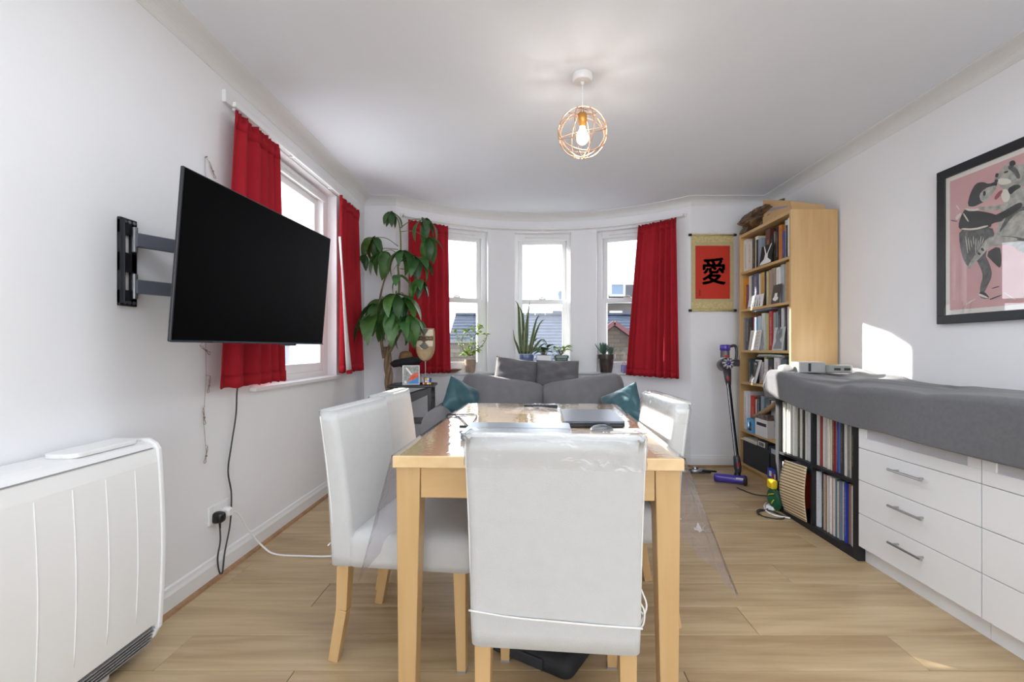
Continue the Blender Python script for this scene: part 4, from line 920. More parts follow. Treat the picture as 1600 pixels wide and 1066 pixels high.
b = MB(); b.ring_loft([[tuple(Vector((p.x + .022*math.cos(a_), p.y, p.z + .022*math.sin(a_)))) for a_ in [2*PI*k/10 for k in range(10)]] for p in [Vector((KX + .02, 3.80, SH[1] + .125)), Vector((KX + .018, 3.70, SH[1] + .165)), Vector((KX + .02, 3.6, SH[1] + .21)), Vector((KX + .022, 3.45, SH[1] + .29))]])
tag(b.build('paper_roll', pm('brown_paper', 'a98d68', .8, var=.25, vscale=18), smooth=True), 'brown paper roll slanting over the boxes of the fifth shelf', 'paper roll')
t = boxthing('tissue_pack', 'blue packet with white and red patches at the front of the bottom shelf', 'packet', (KX - .018, 3.36, SH[0] + .0005), (.03, .16, .075), pm('pack_blue', '2f4fb5', .4)); bx('patch', (-.0015, .03, .015), (0, .06, .05), M_pw, t); bx('patch', (-.0015, .065, .015), (0, .09, .05), pm('patch_red', 'c03a34', .5), t); bx('patch', (-.0015, .1, .02), (0, .13, .06), M_pw, t)
# crumpled bag and folder on top
b = MB()
def tb(u, v):
    t_ = 2*PI*u; p = PI*(v*.98 + .01) - PI/2; k = 1 + .16*math.sin(5*t_ + 3*p) + .10*math.sin(9*t_ - 5*p) + .12*math.sin(3*t_ + 7*p)
    return Vector((.13*math.cos(p)*math.cos(t_)*k, .30*math.cos(p)*math.sin(t_)*k, .085 + .08*math.sin(p)*k))
b.grid(tb, 34, 16, True); o = b.build('crumpled_bag', pm('bag_dark', '2e2a26', .3, hex2='7a5a38', vscale=9, bump=.6, bscale=25), loc=(KX + .10, 3.80, KZ + .006)); tag(o, 'crumpled dark brown plastic bag on top of the bookcase', 'bag')
t = thing('cardboard_folder', 'flat brown cardboard envelope propped on top of the bookcase', 'folder', (KX + .02, 3.26, KZ + .002)); b = MB(); b._add([(0,.40,.0),(0,.0,0),(.24,.0,.0),(.24,.40,0),(0,.40,.20),(0,.02,.07),(.24,.02,.04),(.24,.40,.15)], [(0,1,2,3),(4,7,6,5),(0,4,5,1),(1,5,6,2),(2,6,7,3),(3,7,4,0)]); b.build('envelope', pm('kraft_card', 'c6a274', .75, var=.12, vscale=10), t, bevel=.002)
b = MB(); b._add([(-.002,.38,.09),(-.002,.05,.035),(-.002,.05,.045),(-.002,.38,.12)], [(0,1,2,3)]); b.build('tape', pm('tape_grey', '8f8a90', .3), t, solid=.001)
b = MB(); b.ball((0,0,.03), (.12,.10,.03), 14, 6); o = b.build('black_cloth', pm('cloth_black', '232124', .5, bump=.6, bscale=30), loc=(KX + .20, 3.31, KZ + .05), smooth=True)
bpy.data.objects.remove(o)

# ------------------------------------------------------------ record unit and drawers
RX = 1.681; RY0, RY1 = 2.315, 3.075; RZ = .77; RD = .39
ru = thing('record_shelf', 'low black four-cell shelf unit filled with records', 'shelf unit', (RX, RY0, 0))
W2 = RY1 - RY0
for y in (0, W2 - .038): bx('side_panel', (0, y, 0), (RD, y + .038, RZ), M_blackash, ru, bevel=.0015)
for z in (0, RZ - .038): bx('panel', (0, .038, z), (RD, W2 - .038, z + .038), M_blackash, ru, bevel=.0015)
bx('divider', (.003, W2/2 - .008, .038), (RD, W2/2 + .008, RZ - .038), M_blackash, ru); 
for y0, y1 in ((.038, W2/2 - .008), (W2/2 + .008, W2 - .038)): bx('shelf', (.003, y0, RZ/2 - .008), (RD, y1, RZ/2 + .008), M_blackash, ru)
bx('back_panel', (RD - .004, .01, .01), (RD, W2 - .01, RZ - .01), M_blackash, ru)
def lps(y_lo, y_hi, z, cols, cell, hmax=.312, seed=1):
    r = random.Random(seed); n = len(cols); ws = [r.uniform(.7, 1.35) for _ in cols]; s = (y_hi - y_lo - .004) / sum(ws); y = y_hi - .002
    for i, (c, w_) in enumerate(zip(cols, ws)):
        w_ *= s; y -= w_; h = hmax - r.choice([0, 0, .002, .004, .012])
        book((RX + .022 + r.uniform(0, .016), y + .0004, z), w_ - .0012, h, .305, c, '%s record sleeve, %s from left in the %s cell of black unit' % (colname(c), ordn(i), cell), cat='record', grp='records in the %s cell' % cell, name='record_sleeve', k=i % 3)
ya, ym, yz = RY0 + .038, RY0 + W2/2, RY1 - .038
UL = 'd9dccb e4e6da 3a3a3a ebe9e2 d6d4c6 f0efe8 c9cabf e2e0d8 efeee9 d5d6ce b9bab0 3c3e40 dcdad0 e8e6dd 2a2b2d e9e8e2 cfd0ca d5d8e2 e3e4ee dfe0e6 8f928e'.split()
UR = 'e6e6e2 9aa7b5 ddddd8 8d3b36 e9e7e3 d9d8d0 c7c9c4 4a4d4e e3e0d4 c9bfa2 dedcc9 3c3f40 8f2e33 9a6a3c 3b4fa0 5c6fa8 d8d6d0 3a3b3c d9d8d2 e6e4de 8f8f88 6b6c6a b5b4ad 1f2022 dcdbd6 aaa69e'.split()
LR = 'e7eaf0 d6dae2 232427 5a5048 b8aa98 8a4a40 d4cfc6 9aa4b0 efeeea c99a9a d8d6d0 6e7f86 e6e4df 3f5a4c 7c8894 d3d2cd 2a2b2d 3c55c4 2f48b5 b07a48 8a8f98 e4e2dc dcdad3 c8cac6 1f8a80'.split()
lps(ym + .009, yz, RZ/2 + .008, UL, 'upper left', .325, 3); lps(ya, ym - .009, RZ/2 + .008, UR, 'upper right', .325, 4); lps(ya, ym - .009, .038, LR, 'lower right', .318, 5)
# lower left cell: two leaning sleeves, striped bamboo roll panel, green bag
for i, (c, y) in enumerate((('c9cdd6', yz - .02), ('dfe1e8', yz - .045), ('5aa0c8', yz - .062), ('d04a2c', yz - .072))):
    book((RX + .02, y, .038), .012 if i < 2 else .008, .29 - .02*i, .28, c, '%s sleeve leaning at the left end of the lower left cell' % colname(c), cat='record', name='record_sleeve', k=1)
b = MB(); n_ = 28
t = thing('bamboo_screen', 'cream panel with brown stripes bulging from the lower left cell', 'panel', (RX, ym + .02, .045))
pw = yz - .085 - ym - .03; ph_ = .325
b = MB(); b.grid(lambda u, v: Vector((-.012 - .035*math.sin(PI*v) *(.4 + u*.6), u*pw, -.012*u + v*ph_)), 10, 28); b.build('sheet', pm('cane_cream', 'dcc9a4', .7), t, smooth=True, solid=.004)
M_cane = pm('cane_brown', '6f5134', .7)
for k in range(18):
    v = (k + .5)/18; b = MB(); pts = [(-.0150 - .035*math.sin(PI*v)*(.4 + u*.6), u*pw, -.012*u + v*ph_) for u in [i/6 for i in range(7)]]; b.tube(pts, .0024, 6); b.build('slat', M_cane, t)
t = thing('cloth_bag', 'crumpled green bag with yellow patch at the corner of the record unit', 'bag', (RX - .02, 3.05, 0))
b = MB()
def gb(u, v):
    t_ = 2*PI*u; p = PI*(v*.98 + .01) - PI/2; k = 1 + .18*math.sin(3*t_ + 2*p) + .10*math.sin(7*t_ + 4*p); return Vector((.03*math.cos(p)*math.cos(t_)*k, .065*math.cos(p)*math.sin(t_)*k, .075 + .07*math.sin(p)*(1 + .1*math.sin(4*t_))))
b.grid(gb, 24, 14, True); b.build('body', pm('bag_green', '1f6b45', .5, hex2='15503a', vscale=12), t, smooth=True)
MB().ring_loft([[(x, y*s + .01, z*s + .17) for y, z in rrect(.065, .06, .01)] for x, s in ((-.03, .8), (-.022, 1), (.0, 1), (.01, .8))]).build('patch', pm('patch_yellow', 'e8c61e', .5), t)
for q in ((-.02, .05, -.03), (.02, .09, -.03)): MB().tube([(-.030, q[0], q[1]), (-.034, q[0] - .01, q[1] + .01), (-.026, q[2] - .01, q[1] + .03)], .003, 6).build('stripe', MATS['patch_yellow'], t)

M_frost = pm('frosted_pane', 'd3d3d7', .35, var=.12, vscale=5)
def drawer_unit(label, y0, w):
    t = thing('drawer_cabinet', label, 'cabinet', (RX, y0, 0), 0, 'white drawer cabinets')
    bx('carcass', (.018, 0, .07), (.42, w, .855), M_lacq, t, bevel=.001); bx('plinth', (.035, .0, 0), (.05, w, .075), M_lacq, t)
    zs = [.078, .244, .411, .572]
    for i in range(3):
        d = bx('drawer', (0, .0015, zs[i] + .0015), (.018, w - .0015, zs[i+1] - .0015), M_lacq, t, bevel=.0012)
        zc = (zs[i] + zs[i+1])/2 + .03; b = MB(); yc = w/2; b.tube([(-.030, yc - .088, zc), (-.030, yc + .088, zc)], .0055, 10)
        for s in (-.064, .064): b.tube([(-.030, yc + s, zc), (0, yc + s, zc)], .0045, 8)
        b.build('handle', M_steel, d, smooth=False)
    b = MB(); z0, z1 = .5735, .853; e = .052
    for y_0, y_1, z_0, z_1 in ((.0015, w - .0015, z0, z0 + e), (.0015, w - .0015, z1 - e, z1), (.0015, e, z0 + e, z1 - e), (w - e, w - .0015, z0 + e, z1 - e)): b.box((0, y_0, z_0), (.018, y_1, z_1))
    d = b.build('door', M_lacq, t, bevel=.0012); bx('frosted_glass', (.006, e, z0 + e), (.010, w - e, z1 - e), M_frost, d)
    return t
drawer_unit('white drawer cabinet with bar handles standing against the black record unit', RY0 - .622, .62)
drawer_unit('white drawer cabinet at the right edge, nearest the camera', RY0 - 1.244, .62)
# grey cloth over the lot
b = MB(); CY0, CY1 = 1.02, 3.12
def ctop(x, y):
    k = min(max((y - 2.75)/.3, 0), 1); return .885 + .035*k*k + .010*math.sin(y*3.1 + x*2) + .006*math.sin(y*9 - x*11) + .006*math.sin(y*5 + 14*x) + .012*min(max((y - 2.0)/.5, 0), 1)*max(0, math.sin(26*x + 9*y + 1.5*math.sin(5*y)))**3 - .008*max(0, math.sin(11*y - 8*x))**4
def cbot(y):
    k = min(max((y - 2.3)/.75, 0), 1); return .678 + .06*k + .006*math.sin(y*7)
def cl(u, v):
    y = CY0 + (CY1 - CY0)*v; s = u
    xf = RX - .03 + .006*math.sin(y*6) + .004*math.sin(y*15 + 1)
    if s < .5:
        k = s/.5; x = XR - .012 + (xf + .035 - XR + .012)*k; z = ctop(x, y)
        if k < .06: z += .004
    elif s < .62:
        a = (s - .5)/.12*PI/2; zt = ctop(xf + .035, y); x = xf + .035 - .035*math.sin(a); z = zt - .035*(1 - math.cos(a))
    else:
        k = (s - .62)/.38; zt = ctop(xf + .035, y) - .035; z = zt + (cbot(y) - zt)*k; x = xf + .010*k*math.sin(y*8 + 2) - .006*k + .012*k*math.sin(y*2.7)
    e = max(0, (y - (CY1 - .045))/.045)
    if v > .999 and False: pass
    return Vector((x, y, z))
b.grid(cl, 70, 150)
def cend(u, v):
    'end drop at the bookcase side'
    p = cl(u, 1.0)
    if p.z < .80: zb = p.z
    else: zb = .80 - .03*(p.x - RX)
    if u > .62: zb = min(p.z, cbot(CY1) + (p.z - cbot(CY1))*.5)
    k = v; y = CY1 + .012*math.sin(k*PI/2) + .012*k*math.sin(p.x*16)
    return Vector((p.x - .014*k*(1 if u > .5 else 0), y, p.z + (zb - p.z)*k))
b.grid(cend, 70, 6)
o = b.build('cloth_cover', pm('grey_felt', '67676a', .95, var=.14, vscale=60, bump=.3, bscale=350, sheen=.25), smooth=True, solid=.005, merge=.0004); tag(o, 'long grey felt cloth draped over the drawer cabinets and record unit', 'cloth')
# things lying on the cloth
sp = U(1268, 568, 2.98); zc = ctop(1.9, 2.95) + .006
t = thing('projector', 'small grey box-shaped device on the far end of the cloth', 'device', (1.845, 2.99, zc), R(-10))
b = MB(); b.prism(rrect(.16, .14, .012), 0, .068); b.build('body', pm('device_grey', '9b9c9a', .5), t, bevel=.004); bx('grille', (-.025, -.072, .008), (-.01, -.070, .06), M_black, t)
t2 = thing('cassette_device', 'flat grey device with dark slots beside the box-shaped one', 'device', (1.99, 2.93, zc), R(-14)); b = MB(); b.prism(rrect(.15, .12, .03), 0, .05); b.build('body', pm('device_grey2', '8d8e89', .55), t2, bevel=.008)
for s in (-.035, .02): bx('slot', (s, -.062, .018), (s + .035, -.059, .032), M_black, t2)
o = MB().ball((0,0,.02), (.045,.035,.026), 14, 8).build('crumpled_tissue', M_paper, loc=(1.715, 3.02, zc + .004)); tag(o, 'bright white crumpled tissue at the far corner of the cloth', 'tissue')

# ------------------------------------------------------------ framed print on the right wall
PX = XR - .028; PY0, PY1 = 1.80, PX*720/(1463 - 818); PZ0 = U(0, 507, PY1).z; PZ1 = U(0, 271, PY1).z
fr = thing('framed_print', 'black framed pink print of two dancing dark and pale animal figures', 'picture', (PX, 0, 0)); e = .045
b = MB()
for y0, y1, z0, z1 in ((PY0, PY1, PZ0, PZ0 + e), (PY0, PY1, PZ1 - e, PZ1), (PY0, PY0 + e, PZ0 + e, PZ1 - e), (PY1 - e, PY1, PZ0 + e, PZ1 - e)): b.box((0, y0, z0), (.027, y1, z1))
b.build('frame', M_blackframe, fr, bevel=.002)
bx('mount', (.010, PY0 + e, PZ0 + e), (.014, PY1 - e, PZ1 - e), M_paper, fr)
bx('picture_glass', (.004, PY0 + e, PZ0 + e), (.0055, PY1 - e, PZ1 - e), clear('picture_glazing', 'ffffff', 1.3, .0), fr)
mg = .024; pr = bx('print', (.0085, PY0 + e + mg, PZ0 + e + mg), (.010, PY1 - e - mg, PZ1 - e - mg), pm('print_pink', 'd9a9a9', .8, var=.06, vscale=20), fr)
XP = PX + .008
def pp(zx, zy):
    px = 1420 + zx/2.961; py = 180 + zy/2.961; Y = XP*720/(px - 818); return (Y, EYE - (py - 544.5)/720*Y)
def shape(name, mat, pts, lift=0.0, hold=pr):
    b = MB(); v = [pp(*p) for p in pts]; v2 = []
    n = len(v)
    for i in range(n):                                   # soften the outline
        p0, p1, p2 = Vector(v[i-1]), Vector(v[i]), Vector(v[(i+1) % n]); v2.append(p1*.75 + p0*.25); v2.append(p1*.75 + p2*.25)
    b._add([(.008 - lift, y, z) for y, z in v2], [tuple(range(len(v2)))]); return b.build(name, mat, hold, clean=False)
m_k = pm('ink_black', '17181b', .8, var=.3, vscale=60); m_g = pm('ink_grey', '6b6c68', .8, hex2='35363a', vscale=70); m_l = pm('ink_pale', 'c6c4b8', .8, hex2='8a8a84', vscale=40); m_w = pm('ink_white', 'e2ded2', .8)
shape('pale_figure', m_l, [(425,440),(470,350),(520,330),(560,350),(640,380),(680,480),(660,600),(600,660),(520,640),(480,600),(420,590),(380,600),(350,640),(300,690),(270,700),(290,670),(330,610),(360,570),(400,560),(410,520)], .0002)
shape('pale_head', m_l, [(400,280),(430,250),(460,215),(490,212),(500,235),(530,225),(545,240),(560,300),(540,330),(490,330),(450,350),(420,330),(395,300)], .0004)
shape('dark_trousers', m_g, [(232,530),(300,525),(385,515),(400,560),(350,640),(375,690),(388,740),(365,790),(345,830),(330,835),(330,790),(345,745),(330,700),(300,650),(285,710),(255,680),(235,600)], .0004)
shape('dark_skirt', m_k, [(420,600),(352,640),(400,690),(425,712),(430,660)], .0005)
shape('dark_jacket', m_k, [(262,430),(300,440),(370,450),(430,470),(440,490),(385,500),(380,520),(300,530),(240,530),(228,515),(240,470)], .0006)
shape('dark_head', m_k, [(270,420),(285,360),(310,315),(345,308),(370,320),(405,305),(412,320),(390,350),(370,390),(330,410),(300,425)], .0006)
shape('muzzle', m_l, [(325,370),(350,340),(395,325),(412,330),(390,365),(360,400),(335,402)], .0008)
shape('arm', m_l, [(318,420),(350,425),(430,415),(470,400),(490,370),(510,375),(495,410),(450,435),(390,442),(330,440)], .0009)
shape('dark_sleeve', m_k, [(380,470),(430,450),(480,420),(520,400),(530,420),(480,460),(420,490),(385,490)], .001)
shape('belt', m_w, [(245,522),(300,525),(365,508),(370,516),(300,534),(245,530)], .001)
shape('collar', m_w, [(262,430),(290,435),(325,432),(325,442),(285,445),(262,438)], .001)
shape('tie', pm('ink_red', '9c4a4c', .8), [(395,380),(420,350),(440,345),(420,380),(400,395)], .001)
shape('ear', m_k, [(398,285),(405,268),(418,270),(412,290)], .0011); shape('ear', m_k, [(465,230),(470,212),(490,208),(498,226),(480,238)], .0011)
shape('eye', m_k, [(345,352),(358,350),(356,372),(344,374)], .0012)
for q in ([(218,418),(222,414),(238,436),(234,440)], [(250,455),(255,452),(280,490),(274,494)], [(195,488),(196,484),(225,490),(224,494)], [(262,875),(264,880),(312,852),(310,847)], [(385,800),(420,790),(421,794),(386,804)], [(440,818),(496,850),(494,855),(438,823)], [(375,850),(430,830),(431,834),(376,856)], [(320,822),(330,840),(374,850),(360,838)]): shape('stick', m_k if q[0][0] % 2 else m_w, q, .0012)
shape('pale_leg', m_l, [(360,570),(400,560),(500,565),(505,585),(420,605),(375,605),(350,640),(300,690),(285,712),(270,708),(290,670),(335,610)], .0008)
shape('sock_band', m_k, [(338,612),(352,622),(346,632),(332,622)], .0013); shape('sock_band', m_k, [(322,632),(336,642),(330,650),(316,640)], .0013)
shape('pale_snout', m_w, [(408,300),(430,290),(470,296),(478,312),(450,322),(420,322)], .0008); shape('nose', m_k, [(396,300),(412,296),(416,308),(400,312)], .0013)
shape('eye', m_k, [(440,262),(460,256),(462,264),(442,270)], .0013); shape('head_shade', m_g, [(470,225),(500,245),(520,285),(505,300),(485,265),(455,245)], .0007)
shape('shirt', m_w, [(430,345),(455,340),(470,372),(462,400),(440,405),(428,380)], .0007); shape('shirt_edge', m_k, [(455,340),(500,318),(525,330),(490,350),(470,372)], .0008)
shape('body_shade', m_g, [(470,440),(520,420),(560,430),(560,445),(520,440),(480,470),(440,520),(420,545),(425,520)], .0006); shape('body_shade', m_g, [(410,560),(480,560),(560,575),(600,600),(560,590),(470,572)], .0007)
shape('hand', m_w, [(215,470),(242,450),(246,460),(222,490)], .0012); shape('foot', m_k, [(325,820),(350,815),(378,848),(350,850),(328,840)], .0011)
for i in range(9): shape('hatching', m_w, [(262 + 12*i, 560 + 9*(i % 3)), (265 + 12*i, 560 + 9*(i % 3)), (276 + 9*i, 640 - 14*(i % 4)), (273 + 9*i, 640 - 14*(i % 4))], .0011)

# ------------------------------------------------------------ hanging scroll
sc_ = thing('hanging_scroll', 'red and gold hanging scroll with one black character, left of the bookcase', 'scroll', U(1113, 368, YB - .012))
wS = .38; hS = U(0, 368, YB).z - U(0, 485, YB).z
b = MB(); b.grid(lambda u, v: Vector((-wS/2 + wS*u, -.004*math.sin(PI*v) , -hS*v)), 2, 10); b.build('backing', pm('scroll_gold', 'c9b88a', .7, var=.12, vscale=50), sc_, solid=.002)
gold2 = pm('scroll_brocade', 'bda766', .6, hex2='d6c99a', vscale=70)
for z in (-.035, -hS + .045): bx('brocade_band', (-wS/2 + .002, -.0065, z - .028), (wS/2 - .002, -.0045, z + .028), gold2, sc_)
MX = .155; bx('panel', (-MX, -.009, -hS + .105), (MX, -.006, -.095), pm('scroll_red', 'c8301a', .7, var=.06, vscale=40), sc_)
for z in (.004, -hS): 
    r_ = MB().tube([(-wS/2, -.004, z), (wS/2, -.004, z)], .009, 12).build('rod', gold2, sc_, smooth=True)
    for sx in (-1, 1): MB().tube([(sx*wS/2, -.004, z), (sx*(wS/2 + .024), -.004, z)], .012, 12).build('knob', M_black, r_, smooth=True)
MB().tube([(-.05, 0, .01), (0, .004, .055), (.05, 0, .01)], .0015, 5).build('hanging_cord', M_paper, sc_)
fc = bpy.data.curves.new('character', 'FONT'); fc.body = '\u611b'; fc.size = .27; fc.align_x = 'CENTER'; fc.align_y = 'CENTER'; fc.extrude = .0006
fo = bpy.data.objects.new('character', fc); COL.objects.link(fo)
dg = bpy.context.evaluated_depsgraph_get(); me = bpy.data.meshes.new_from_object(fo.evaluated_get(dg)); bpy.data.objects.remove(fo)
q_ = bmesh.new(); q_.from_mesh(me); src_ = list(q_.verts) + list(q_.edges) + list(q_.faces); w_ = .007
for dx, dy in ((w_,0),(-w_,0),(0,w_*.7),(0,-w_*.7),(w_*.6,w_*.6),(-w_*.6,-w_*.6)):
    dd_ = bmesh.ops.duplicate(q_, geom=src_); bmesh.ops.translate(q_, vec=(dx, dy, .0003), verts=[v for v in dd_['geom'] if isinstance(v, bmesh.types.BMVert)])
q_.to_mesh(me); q_.free(); me.materials.clear(); me.materials.append(pm('brush_ink', '2a2320', .7)); fo = bpy.data.objects.new('character', me); COL.objects.link(fo); fo.parent = sc_; fo.rotation_euler = (R(90), 0, 0)
if me.vertices:
    xs = [v.co.x for v in me.vertices]; ys = [v.co.y for v in me.vertices]; k = .215/(max(xs) - min(xs)); kz = .245/(max(ys) - min(ys)); fo.scale = (k, kz, 1)
    fo.location = (.01 - k*(max(xs)+min(xs))/2, -.0095, -hS/2 + .015 - kz*(max(ys)+min(ys))/2)
b = MB()
for i in range(4): b.box((-.13, -.0102, -hS + .135 + i*.014), (-.105 - .004*(i % 2), -.0088, -hS + .138 + i*.014))
b.box((-.12, -.0102, -hS + .13), (-.117, -.0088, -hS + .185)); b.build('signature', MATS['brush_ink'], sc_)
# ------------------------------------------------------------ stick vacuum cleaner, leaning by the bookcase
vc = thing('vacuum_cleaner', 'purple and silver cordless stick vacuum leaning beside the bookcase', 'vacuum cleaner', (1.70, 3.68, 0))
M_pur = pm('purple_plastic', '43329c', .25, coat=.5); M_sil = pm('silver_plastic', 'b9b9be', .3, metal=.5); M_vdk = pm('dark_nickel', '4a484c', .3, metal=.4); M_vred = pm('vac_red', 'b02a2c', .4)
def L(a, k): return (Vector(a[0])*(1-k) + Vector(a[1])*k)
ax = (Vector((.0, -.03, .10)), Vector((-.008, .13, .80)))     # tube axis
MB().tube([L(ax, k/8) for k in range(9)], .0165, 12).build('tube', pm('tube_dark', '1f2024', .2, metal=.6), vc, smooth=True)
MB().tube([L(ax, .12) + Vector((-.012,-.012,0)), L(ax, .98) + Vector((-.012,-.012,0))], .0045, 6).build('tube_strip', M_sil, vc)
b = MB(); b.tube([L(ax, -.02), L(ax, .03), L(ax, .14), L(ax, .17)], [.022, .029, .026, .019], 14); nk = b.build('neck', M_vdk, vc, smooth=True)
bx('release_button', (-.012, -.052, .135), (.004, -.04, .17), M_vred, nk, bevel=.003)
b = MB(); b.tube([L(ax, .95), L(ax, 1.02), L(ax, 1.14)], [.019, .026, .034], 14); col = b.build('collar', M_vdk, vc, smooth=True)
p = L(ax, 1.03); b = MB(); b.ball((p.x - .008, p.y - .025, p.z), (.010, .006, .02)); b.build('release_button', M_vred, col)
cy_ = L(ax, 1.20); E_ = Matrix.Translation(cy_) @ Euler((R(80), R(-6), 0)).to_matrix().to_4x4()
b = MB(); b.lathe([(.03, -.09), (.05, -.075), (.052, .0), (.050, .03), (.036, .045), (.0, .046)], 24, M=E_); b.build('motor_body', M_vdk, vc, smooth=True)
for k in range(9):
    a = 2*PI*k/9; b = MB(); q0 = E_ @ Vector((.018*math.cos(a), .018*math.sin(a), .048)); q1 = E_ @ Vector((.046*math.cos(a + .15), .046*math.sin(a + .15), .036)); b.tube([q0, (q0+q1)/2 + Vector((0,-.006,0)), q1], [.006, .0095, .008], 8); b.build('cyclone_ring', M_sil, vc, smooth=True)
b = MB(); b.lathe([(.014, .04), (.014, .056), (.0, .058)], 14, M=E_); b.build('motor_hub', M_pur, vc, smooth=True)
bt = cy_ + Vector((-.015, -.01, .055))
b = MB(); b.tube([bt, bt + Vector((.0,0,.055))], .036, 20); b.build('dust_bin', pm('smoky_bin', '6b6366', .15, metal=.2), vc, smooth=False)
b = MB(); b.tube([bt + Vector((0,0,.055)), bt + Vector((0,0,.062)), bt + Vector((0,0,.100)), bt + Vector((0,0,.106))], [.034, .041, .041, .036], 20); b.build('filter_cap', M_pur, vc, smooth=True)
MB().box((bt.x - .018, bt.y - .043, bt.z + .0), (bt.x + .014, bt.y - .033, bt.z + .02)).build('release_catch', M_vred, vc, bevel=.003)
h0 = bt + Vector((.035, .02, .085)); b = MB(); b.tube(spline([h0, h0 + Vector((.06, .01, .012)), h0 + Vector((.075, .01, -.03)), h0 + Vector((.07, .01, -.10)), h0 + Vector((.055, .01, -.14))], 5), [.012]*21, 10); b.build('handle', M_vdk, vc, smooth=True)
MB().box((h0.x + .02, h0.y - .02, h0.z - .16), (h0.x + .09, h0.y + .035, h0.z - .105)).build('battery', M_vdk, vc, bevel=.006)
# floor head
hd = MB(); q = Euler((0, 0, R(-24))).to_matrix().to_4x4()
hd.ring_loft([[tuple(q @ Vector((x, .038*math.cos(2*PI*k/16)*s, .036 + .034*math.sin(2*PI*k/16)*s))) for k in range(16)] for x, s in ((-.19,.5),(-.185,.9),(-.17,1),(.0,1),(.03,1),(.045,.9),(.05,.5))])
o = hd.build('brush_head', M_pur, vc, smooth=True); o.location = (.0, -.06, .002)
e = MB().box((.02, -.045, .004), (.052, .04, .066)).build('end_cap', M_black, o, bevel=.012); e.rotation_euler = (0, 0, R(-24))
e = MB().box((-.03, -.040, .045), (.03, -.028, .058)).build('head_badge', M_sil, o, bevel=.003); e.rotation_euler = (0, 0, R(-24))
MB().tube([(-.02, -.045, .04), L(ax, 0)], [.028, .022], 12).build('swivel_joint', M_black, vc, smooth=True)
# metal clamp lying by the skirting
t = thing('metal_tool', 'grey jointed metal tool lying on the floor below the scroll', 'tool', (1.43, 3.92, 0), R(-4))
for i, (x0, y0, x1, y1, r_, c_) in enumerate(((-.20, 0, .16, .01, .010, M_dkm), (-.17, .02, .05, .0, .013, M_steel), (.0, -.02, .12, .03, .016, M_sil), (-.05, .04, .2, -.02, .008, M_black))):
    MB().tube([(x0, y0, r_ + .002 + .006*i), (x1, y1, r_ + .004 + .006*i)], r_, 8).build('rod', c_, t, smooth=True)
MB().ball((.03, 0, .05), (.028, .02, .018), 10, 6).build('knob', M_steel, t, smooth=True); MB().tube([(.03, 0, .03), (.03, 0, .055)], .008, 8).build('stem', M_dkm, t)

# chargers and cables on the floor
t = thing('power_adapter', 'black power adapter block on the floor in front of the bookcase', 'adapter', (1.80, 3.235, 0), R(-8)); bx('body', (-.045, -.03, .012), (.045, .03, .085), pm('adapter_black', '2c2a2e', .35), t, bevel=.005); bx('foot', (-.04, -.025, 0), (.04, .025, .012), M_black, t)
t = thing('power_strip', 'white socket strip slanting on the floor behind the record unit corner', 'power strip', (1.72, 3.12, 0), R(-52)); MB().prism(rrect(.055, .24, .012), 0, .028).build('body', M_whitep, t, bevel=.004)
for i in range(2): bx('socket_face', (-.02, -.085 + .085*i, .028), (.02, -.03 + .085*i, .0295), pm('socket_grey', 'd5d5d7', .4), t)
cb = MB().tube(spline([(1.62, 3.50, .012), (1.68, 3.36, .006), (1.74, 3.26, .02), (1.70, 3.14, .006), (1.60, 3.04, .005), (1.53, 3.0, .005), (1.52, 2.92, .005), (1.60, 2.875, .005), (1.645, 2.91, .006), (1.62, 3.0, .008), (1.56, 3.03, .010), (1.52, 3.0, .011), (1.50, 2.94, .009)], 7), .0042, 8).build('charger_cable', pm('cable_black', '26262a', .4), smooth=True); tag(cb, 'black cable looping on the floor from the adapter', 'cable')
cb = MB().tube(spline([(1.67, 3.17, .006), (1.62, 3.10, .007), (1.585, 3.0, .007), (1.60, 2.93, .007), (1.645, 2.90, .007), (1.668, 2.88, .008)], 7), .0055, 8).build('white_cable', M_whitep, smooth=True); tag(cb, 'white cable loop lying beside the black cable on the floor', 'cable')

# ------------------------------------------------------------ black side table with its things, left of the sofa
st_ = thing('side_table', 'tall narrow black side table between the plant and the sofa', 'table', (-.905, 3.84, 0), R(4))
TZ = .775; M_bl = pm('black_lacquer', '1b1b1e', .3)
bx('top', (-.20, -.15, TZ - .022), (.17, .15, TZ), M_bl, st_, bevel=.006)
for x in (-.165, .135):
    for y in (-.12, .12): MB().bar((x, y, TZ - .022), (x + .01*(1 if x > 0 else -1), y, 0), .030, .030, (0,1,0), .024, .024).build('leg', M_bl, st_, bevel=.002)
for y in (-.12, .12):
    b = MB(); b._add([(-.165, y-.008, .56), (.135, y-.008, .70), (.135, y-.008, .75), (-.165, y-.008, .66), (-.165, y+.008, .56), (.135, y+.008, .70), (.135, y+.008, .75), (-.165, y+.008, .66)], [(0,1,2,3),(7,6,5,4),(0,4,5,1),(1,5,6,2),(2,6,7,3),(3,7,4,0)]); b.build('bracket', M_bl, st_, bevel=.002)
for z in (.20, .46): bx('shelf', (-.16, -.12, z), (.13, .12, z + .018), M_bl, st_, bevel=.002)
for z in (.62,): bx('rail', (.13, -.11, z), (.145, .11, z + .03), M_bl, st_)
def S_(px, py, Y): return U(px, py, Y)
q = S_(642, 598, 3.74)
bk = thing('picture_card', 'upright card with red, grey and blue picture on the side table', 'card', (q.x, 3.745, TZ + .001), R(6))
b = bx('board', (-.068, 0, 0), (.068, .004, .155), M_pw, bk)
def rect(nm, m_, pts, lift=.001):
    z = MB(); z._add([(x, -lift, zz) for x, zz in pts], [tuple(range(len(pts)))]); z.build(nm, m_, b)
